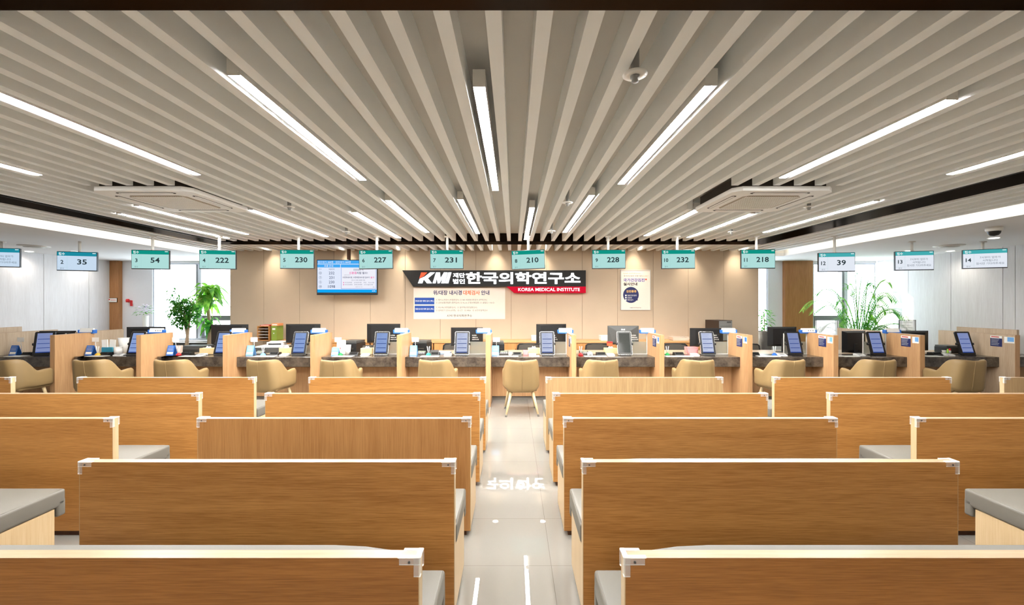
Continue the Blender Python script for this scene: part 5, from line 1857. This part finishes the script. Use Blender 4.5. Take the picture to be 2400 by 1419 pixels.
m.build('lower_leaves', LEAF, r)

# areca palm
DTP = 9.4
rnd = random.Random(21)
r = thing('areca_palm', 'tall areca palm with arching fronds in front of the right window', 'potted palm', (px(2012, DTP), DTP, 0))
MB().lathe([(0, 0), (0.2, 0), (0.25, 0.35), (0.26, 0.42), (0.23, 0.42), (0.22, 0.38), (0, 0.38)], 24).build('pot', POT_GREY, r, True)
MB().lathe([(0, 0.375), (0.225, 0.378)], 20).build('soil', SOIL, r)
def frond(mb, stem, base, az, reach, height, droop, leaf_l, n=34):
    pts = []
    for i in range(n + 1):
        f = i / n
        pts.append(Vector(base) + Vector((math.cos(az) * reach * f ** 1.2, math.sin(az) * reach * f ** 1.2, height * math.sin(f * math.pi / 2 * 1.1) - droop * f ** 3)))
    stem.tube(pts[::2], [0.011 * (1 - 0.8 * i / (n / 2)) for i in range(len(pts[::2]))], 5)
    for i in range(int(n * 0.32), n):
        t = (pts[min(i + 1, n)] - pts[i - 1]).normalized()
        f = i / n
        L_ = leaf_l * math.sin((f - 0.25) / 0.8 * math.pi * 0.9 + 0.25) ** 0.7
        for s in (-1, 1):
            sd_ = t.cross(Vector((0, 0, 1)))
            if sd_.length < 0.1:
                sd_ = Vector((-math.sin(az), math.cos(az), 0))
            sd_.normalize()
            for q in range(1):
                p = pts[i]
                dr = sd_ * s * 0.75 + t * 0.65 + Vector((0, 0, 0.12))
                leaf_quad(mb, p, dr, L_, 0.021, 0.6, 0.1)
fr, st = MB(), MB()
specs = [(40, 0.66, 1.62, 0.42), (5, 0.86, 1.3, 0.42), (-8, 0.9, 0.95, 0.4), (172, 0.9, 1.2, 0.5), (175, 0.78, 1.05, 0.35), (160, 0.62, 1.3, 0.25), (8, 0.72, 1.2, 0.4), (-5, 0.95, 1.02, 0.42), (-15, 0.85, 0.72, 0.3), (185, 0.85, 0.66, 0.3), (200, 0.55, 0.95, 0.25), (-40, 0.4, 1.4, 0.2), (70, 0.2, 1.55, 0.1), (30, 0.35, 1.5, 0.28),
         (110, 0.2, 1.3, 0.1), (250, 0.35, 1.0, 0.25), (290, 0.38, 1.0, 0.25), (320, 0.5, 0.95, 0.3), (220, 0.5, 0.8, 0.25), (270, 0.3, 1.2, 0.2), (140, 0.3, 1.1, 0.2), (340, 0.45, 1.15, 0.2), (205, 0.4, 1.25, 0.2), (300, 0.25, 1.3, 0.1), (235, 0.3, 0.7, 0.2), (310, 0.4, 0.65, 0.2)]
for (az, rc, hg, dp) in specs:
  for rep in range(2 if hg < 1.1 else 1):
    rc, hg, dp = rc * (1.28 if rep == 0 else rnd.uniform(0.6, 0.95)), hg * (1.3 if rep == 0 else rnd.uniform(0.7, 0.98)), dp * 1.05
    az = az + (0 if rep == 0 else rnd.uniform(-25, 25))
    rc = min(rc, 0.92 / max(0.3, math.cos(math.radians(az)))) if math.cos(math.radians(az)) > 0.3 else rc
    rc = min(rc, 0.72 / max(0.3, abs(math.sin(math.radians(az))))) if abs(math.sin(math.radians(az))) > 0.3 else rc
    frond(fr, st, (rnd.uniform(-0.07, 0.07), rnd.uniform(-0.07, 0.05), 0.42), math.radians(az), rc, hg, dp, rnd.uniform(0.26, 0.36))
fr.build('fronds', PALM_LEAF, r)
st.build('stems', LEAF_LIGHT, r, True)

# small plant seen past the right end of the beige wall
DTS = 10.0
rnd = random.Random(8)
r = thing('window_plant', 'small leafy plant in a grey pot at the narrow window right of the beige wall', 'potted plant', (px(1789, DTS) + 0.02, DTS, 0))
MB().lathe([(0, 0), (0.13, 0), (0.16, 0.72), (0.2, 0.98), (0.17, 0.98), (0.15, 0.92), (0, 0.92)], 22).build('pot', POT_GREY, r, True)
MB().tube([(0, 0, 0.9), (0.01, 0, 1.15), (-0.02, 0, 1.4)], [0.012, 0.01, 0.006], 6).build('stem', BARK, r, True)
m = MB()
for k in range(110):
    a = rnd.uniform(0, math.tau)
    z = rnd.uniform(1.0, 1.5)
    rr = rnd.uniform(0.02, 0.16)
    leaf_quad(m, (rr * math.cos(a), rr * math.sin(a), z), (math.cos(a), math.sin(a), rnd.uniform(-0.6, 0.4)), rnd.uniform(0.07, 0.12), 0.045, 0.5)
m.build('foliage', LEAF, r)

# flower vase
DV = 10.0
rnd = random.Random(3)
zv = 0.722
r = thing('flower_vase', 'tall white vase of pale lilac flowers on the ledge by the left window', 'flower vase', (px(341, DV), DV, zv))
MB().lathe([(0, 0), (0.045, 0), (0.05, 0.2), (0.062, 0.62), (0.058, 0.62), (0.045, 0.2), (0.03, 0.02), (0, 0.02)], 22).build('vase', CERAMIC, r, True)
m, m2 = MB(), MB()
for k in range(150):
    a = rnd.uniform(0, math.tau)
    rr = rnd.uniform(0.02, 0.24) ** 1.0
    z = 0.62 + rnd.uniform(0.0, 0.22) * (1 - (rr / 0.28) ** 2) + 0.03
    q = (rr * math.cos(a), rr * 0.7 * math.sin(a), z)
    if k % 2:
        leaf_quad(m, q, (math.cos(a), math.sin(a), rnd.uniform(-0.4, 0.6)), 0.08, 0.03, 0.4)
    else:
        for j in range(5):
            b = j * math.tau / 5
            leaf_quad(m2, (q[0], q[1], q[2] + 0.03), (math.cos(b), math.sin(b), 0.6), 0.035, 0.028, 0.1)
m.build('leaves', LEAF, r)
m2.build('blossoms', PETAL, r)

# ------------------------------------------------------------------ wall-mounted bits and window-side things
d = BACK - 0.001
r = thing('escape_hammer', 'red emergency hammer bracket on the white wall left of the window', 'emergency hammer', (px(306, d), d, pz(710, d)))
MB().lathe([(0, 0), (0.035, 0), (0.04, 0.05), (0.03, 0.08), (0, 0.085)], 14, (-0.03, -0.045, 0.01)).build('cap', RED, r, True)
MB().box(0.01, 0.03, -0.03, 0, -0.08, 0.06, 0.004, 1).build('handle', RED, r)
MB().box(0.04, 0.055, -0.03, 0, -0.08, 0.055, 0.004, 1).build('striker', RED, r)
MB().box(-0.07, 0.06, -0.006, 0.0, -0.03, 0.05).build('bracket', WHITE_P, r)
d = 10.299
r = thing('wall_plaque', 'small white plaque with red symbol and dark frame on the brown pillar', 'plaque', (px(262, d), d, pz(704, d)))
MB().box(-0.14, 0.14, -0.012, 0, -0.055, 0.055).build('frame', DARK_KICK, r)
MB().box(-0.13, 0.13, -0.014, -0.012, -0.045, 0.045).build('face', PAPER, r)
m = MB(); m.box(-0.11, -0.07, -0.0155, -0.014, -0.02, 0.02); m.box(-0.06, -0.03, -0.0155, -0.014, 0.0, 0.03)
for k in range(5):
    m.box(-0.01 + 0.026 * k, 0.004 + 0.026 * k, -0.0155, -0.014, -0.006, 0.012)
m.build('red_symbol', RED_TXT, r)
ACRYLIC = mat('white_acrylic', rgb(244, 246, 250), 0.3, alpha=0.55, noise=0.01)
# memo board and white window screen on the right
d = 8.6
r = thing('memo_board', 'white memo board on a stand behind the divider under screen 13', 'memo board', (px(2127, d), d, 0))
MB().box(-0.16, 0.16, 0, 0.012, pz(786, d), pz(752, d)).build('sheet', ACRYLIC, r)
m = MB(); m.box(-0.166, -0.16, -0.002, 0.014, pz(788, d), pz(751, d)); m.box(0.16, 0.168, -0.002, 0.014, pz(788, d), pz(751, d)); m.box(-0.166, 0.168, -0.002, 0.014, pz(751.5, d), pz(750.5, d))
m.build('frame', DGREY, r)
m = MB().tube([(0, 0.02, 0.01), (0, 0.02, pz(770, d))], 0.012, 8)
m.lathe([(0, 0), (0.15, 0), (0.15, 0.01), (0, 0.015)], 20, (0, 0.02, 0))
m.build('stand', DGREY, r)
m = MB()
for k in range(4):
    m.box(-0.12, 0.10 - 0.03 * (k % 2), -0.001, 0.0, 1.24 - 0.05 * k, 1.245 - 0.05 * k)
m.build('writing', MGREY, r)
d = 8.75
r = thing('white_display', 'translucent white panel on a stand in front of the right window, left of the palm', 'display board', (px(1940, d), d, 0))
MB().box(-0.245, 0.235, 0, 0.02, 0.83, pz(752, d), 0.006, 1).build('panel', ACRYLIC, r)
MB().box(0.20, 0.21, -0.002, 0.0, 0.83, pz(752, d)).build('edge_line', DGREY, r)
m = MB(); m.box(-0.03, 0.03, 0.02, 0.05, 0.0, 1.0); m.box(-0.18, 0.18, -0.1, 0.15, 0, 0.02)
m.build('stand', LGREY, r)
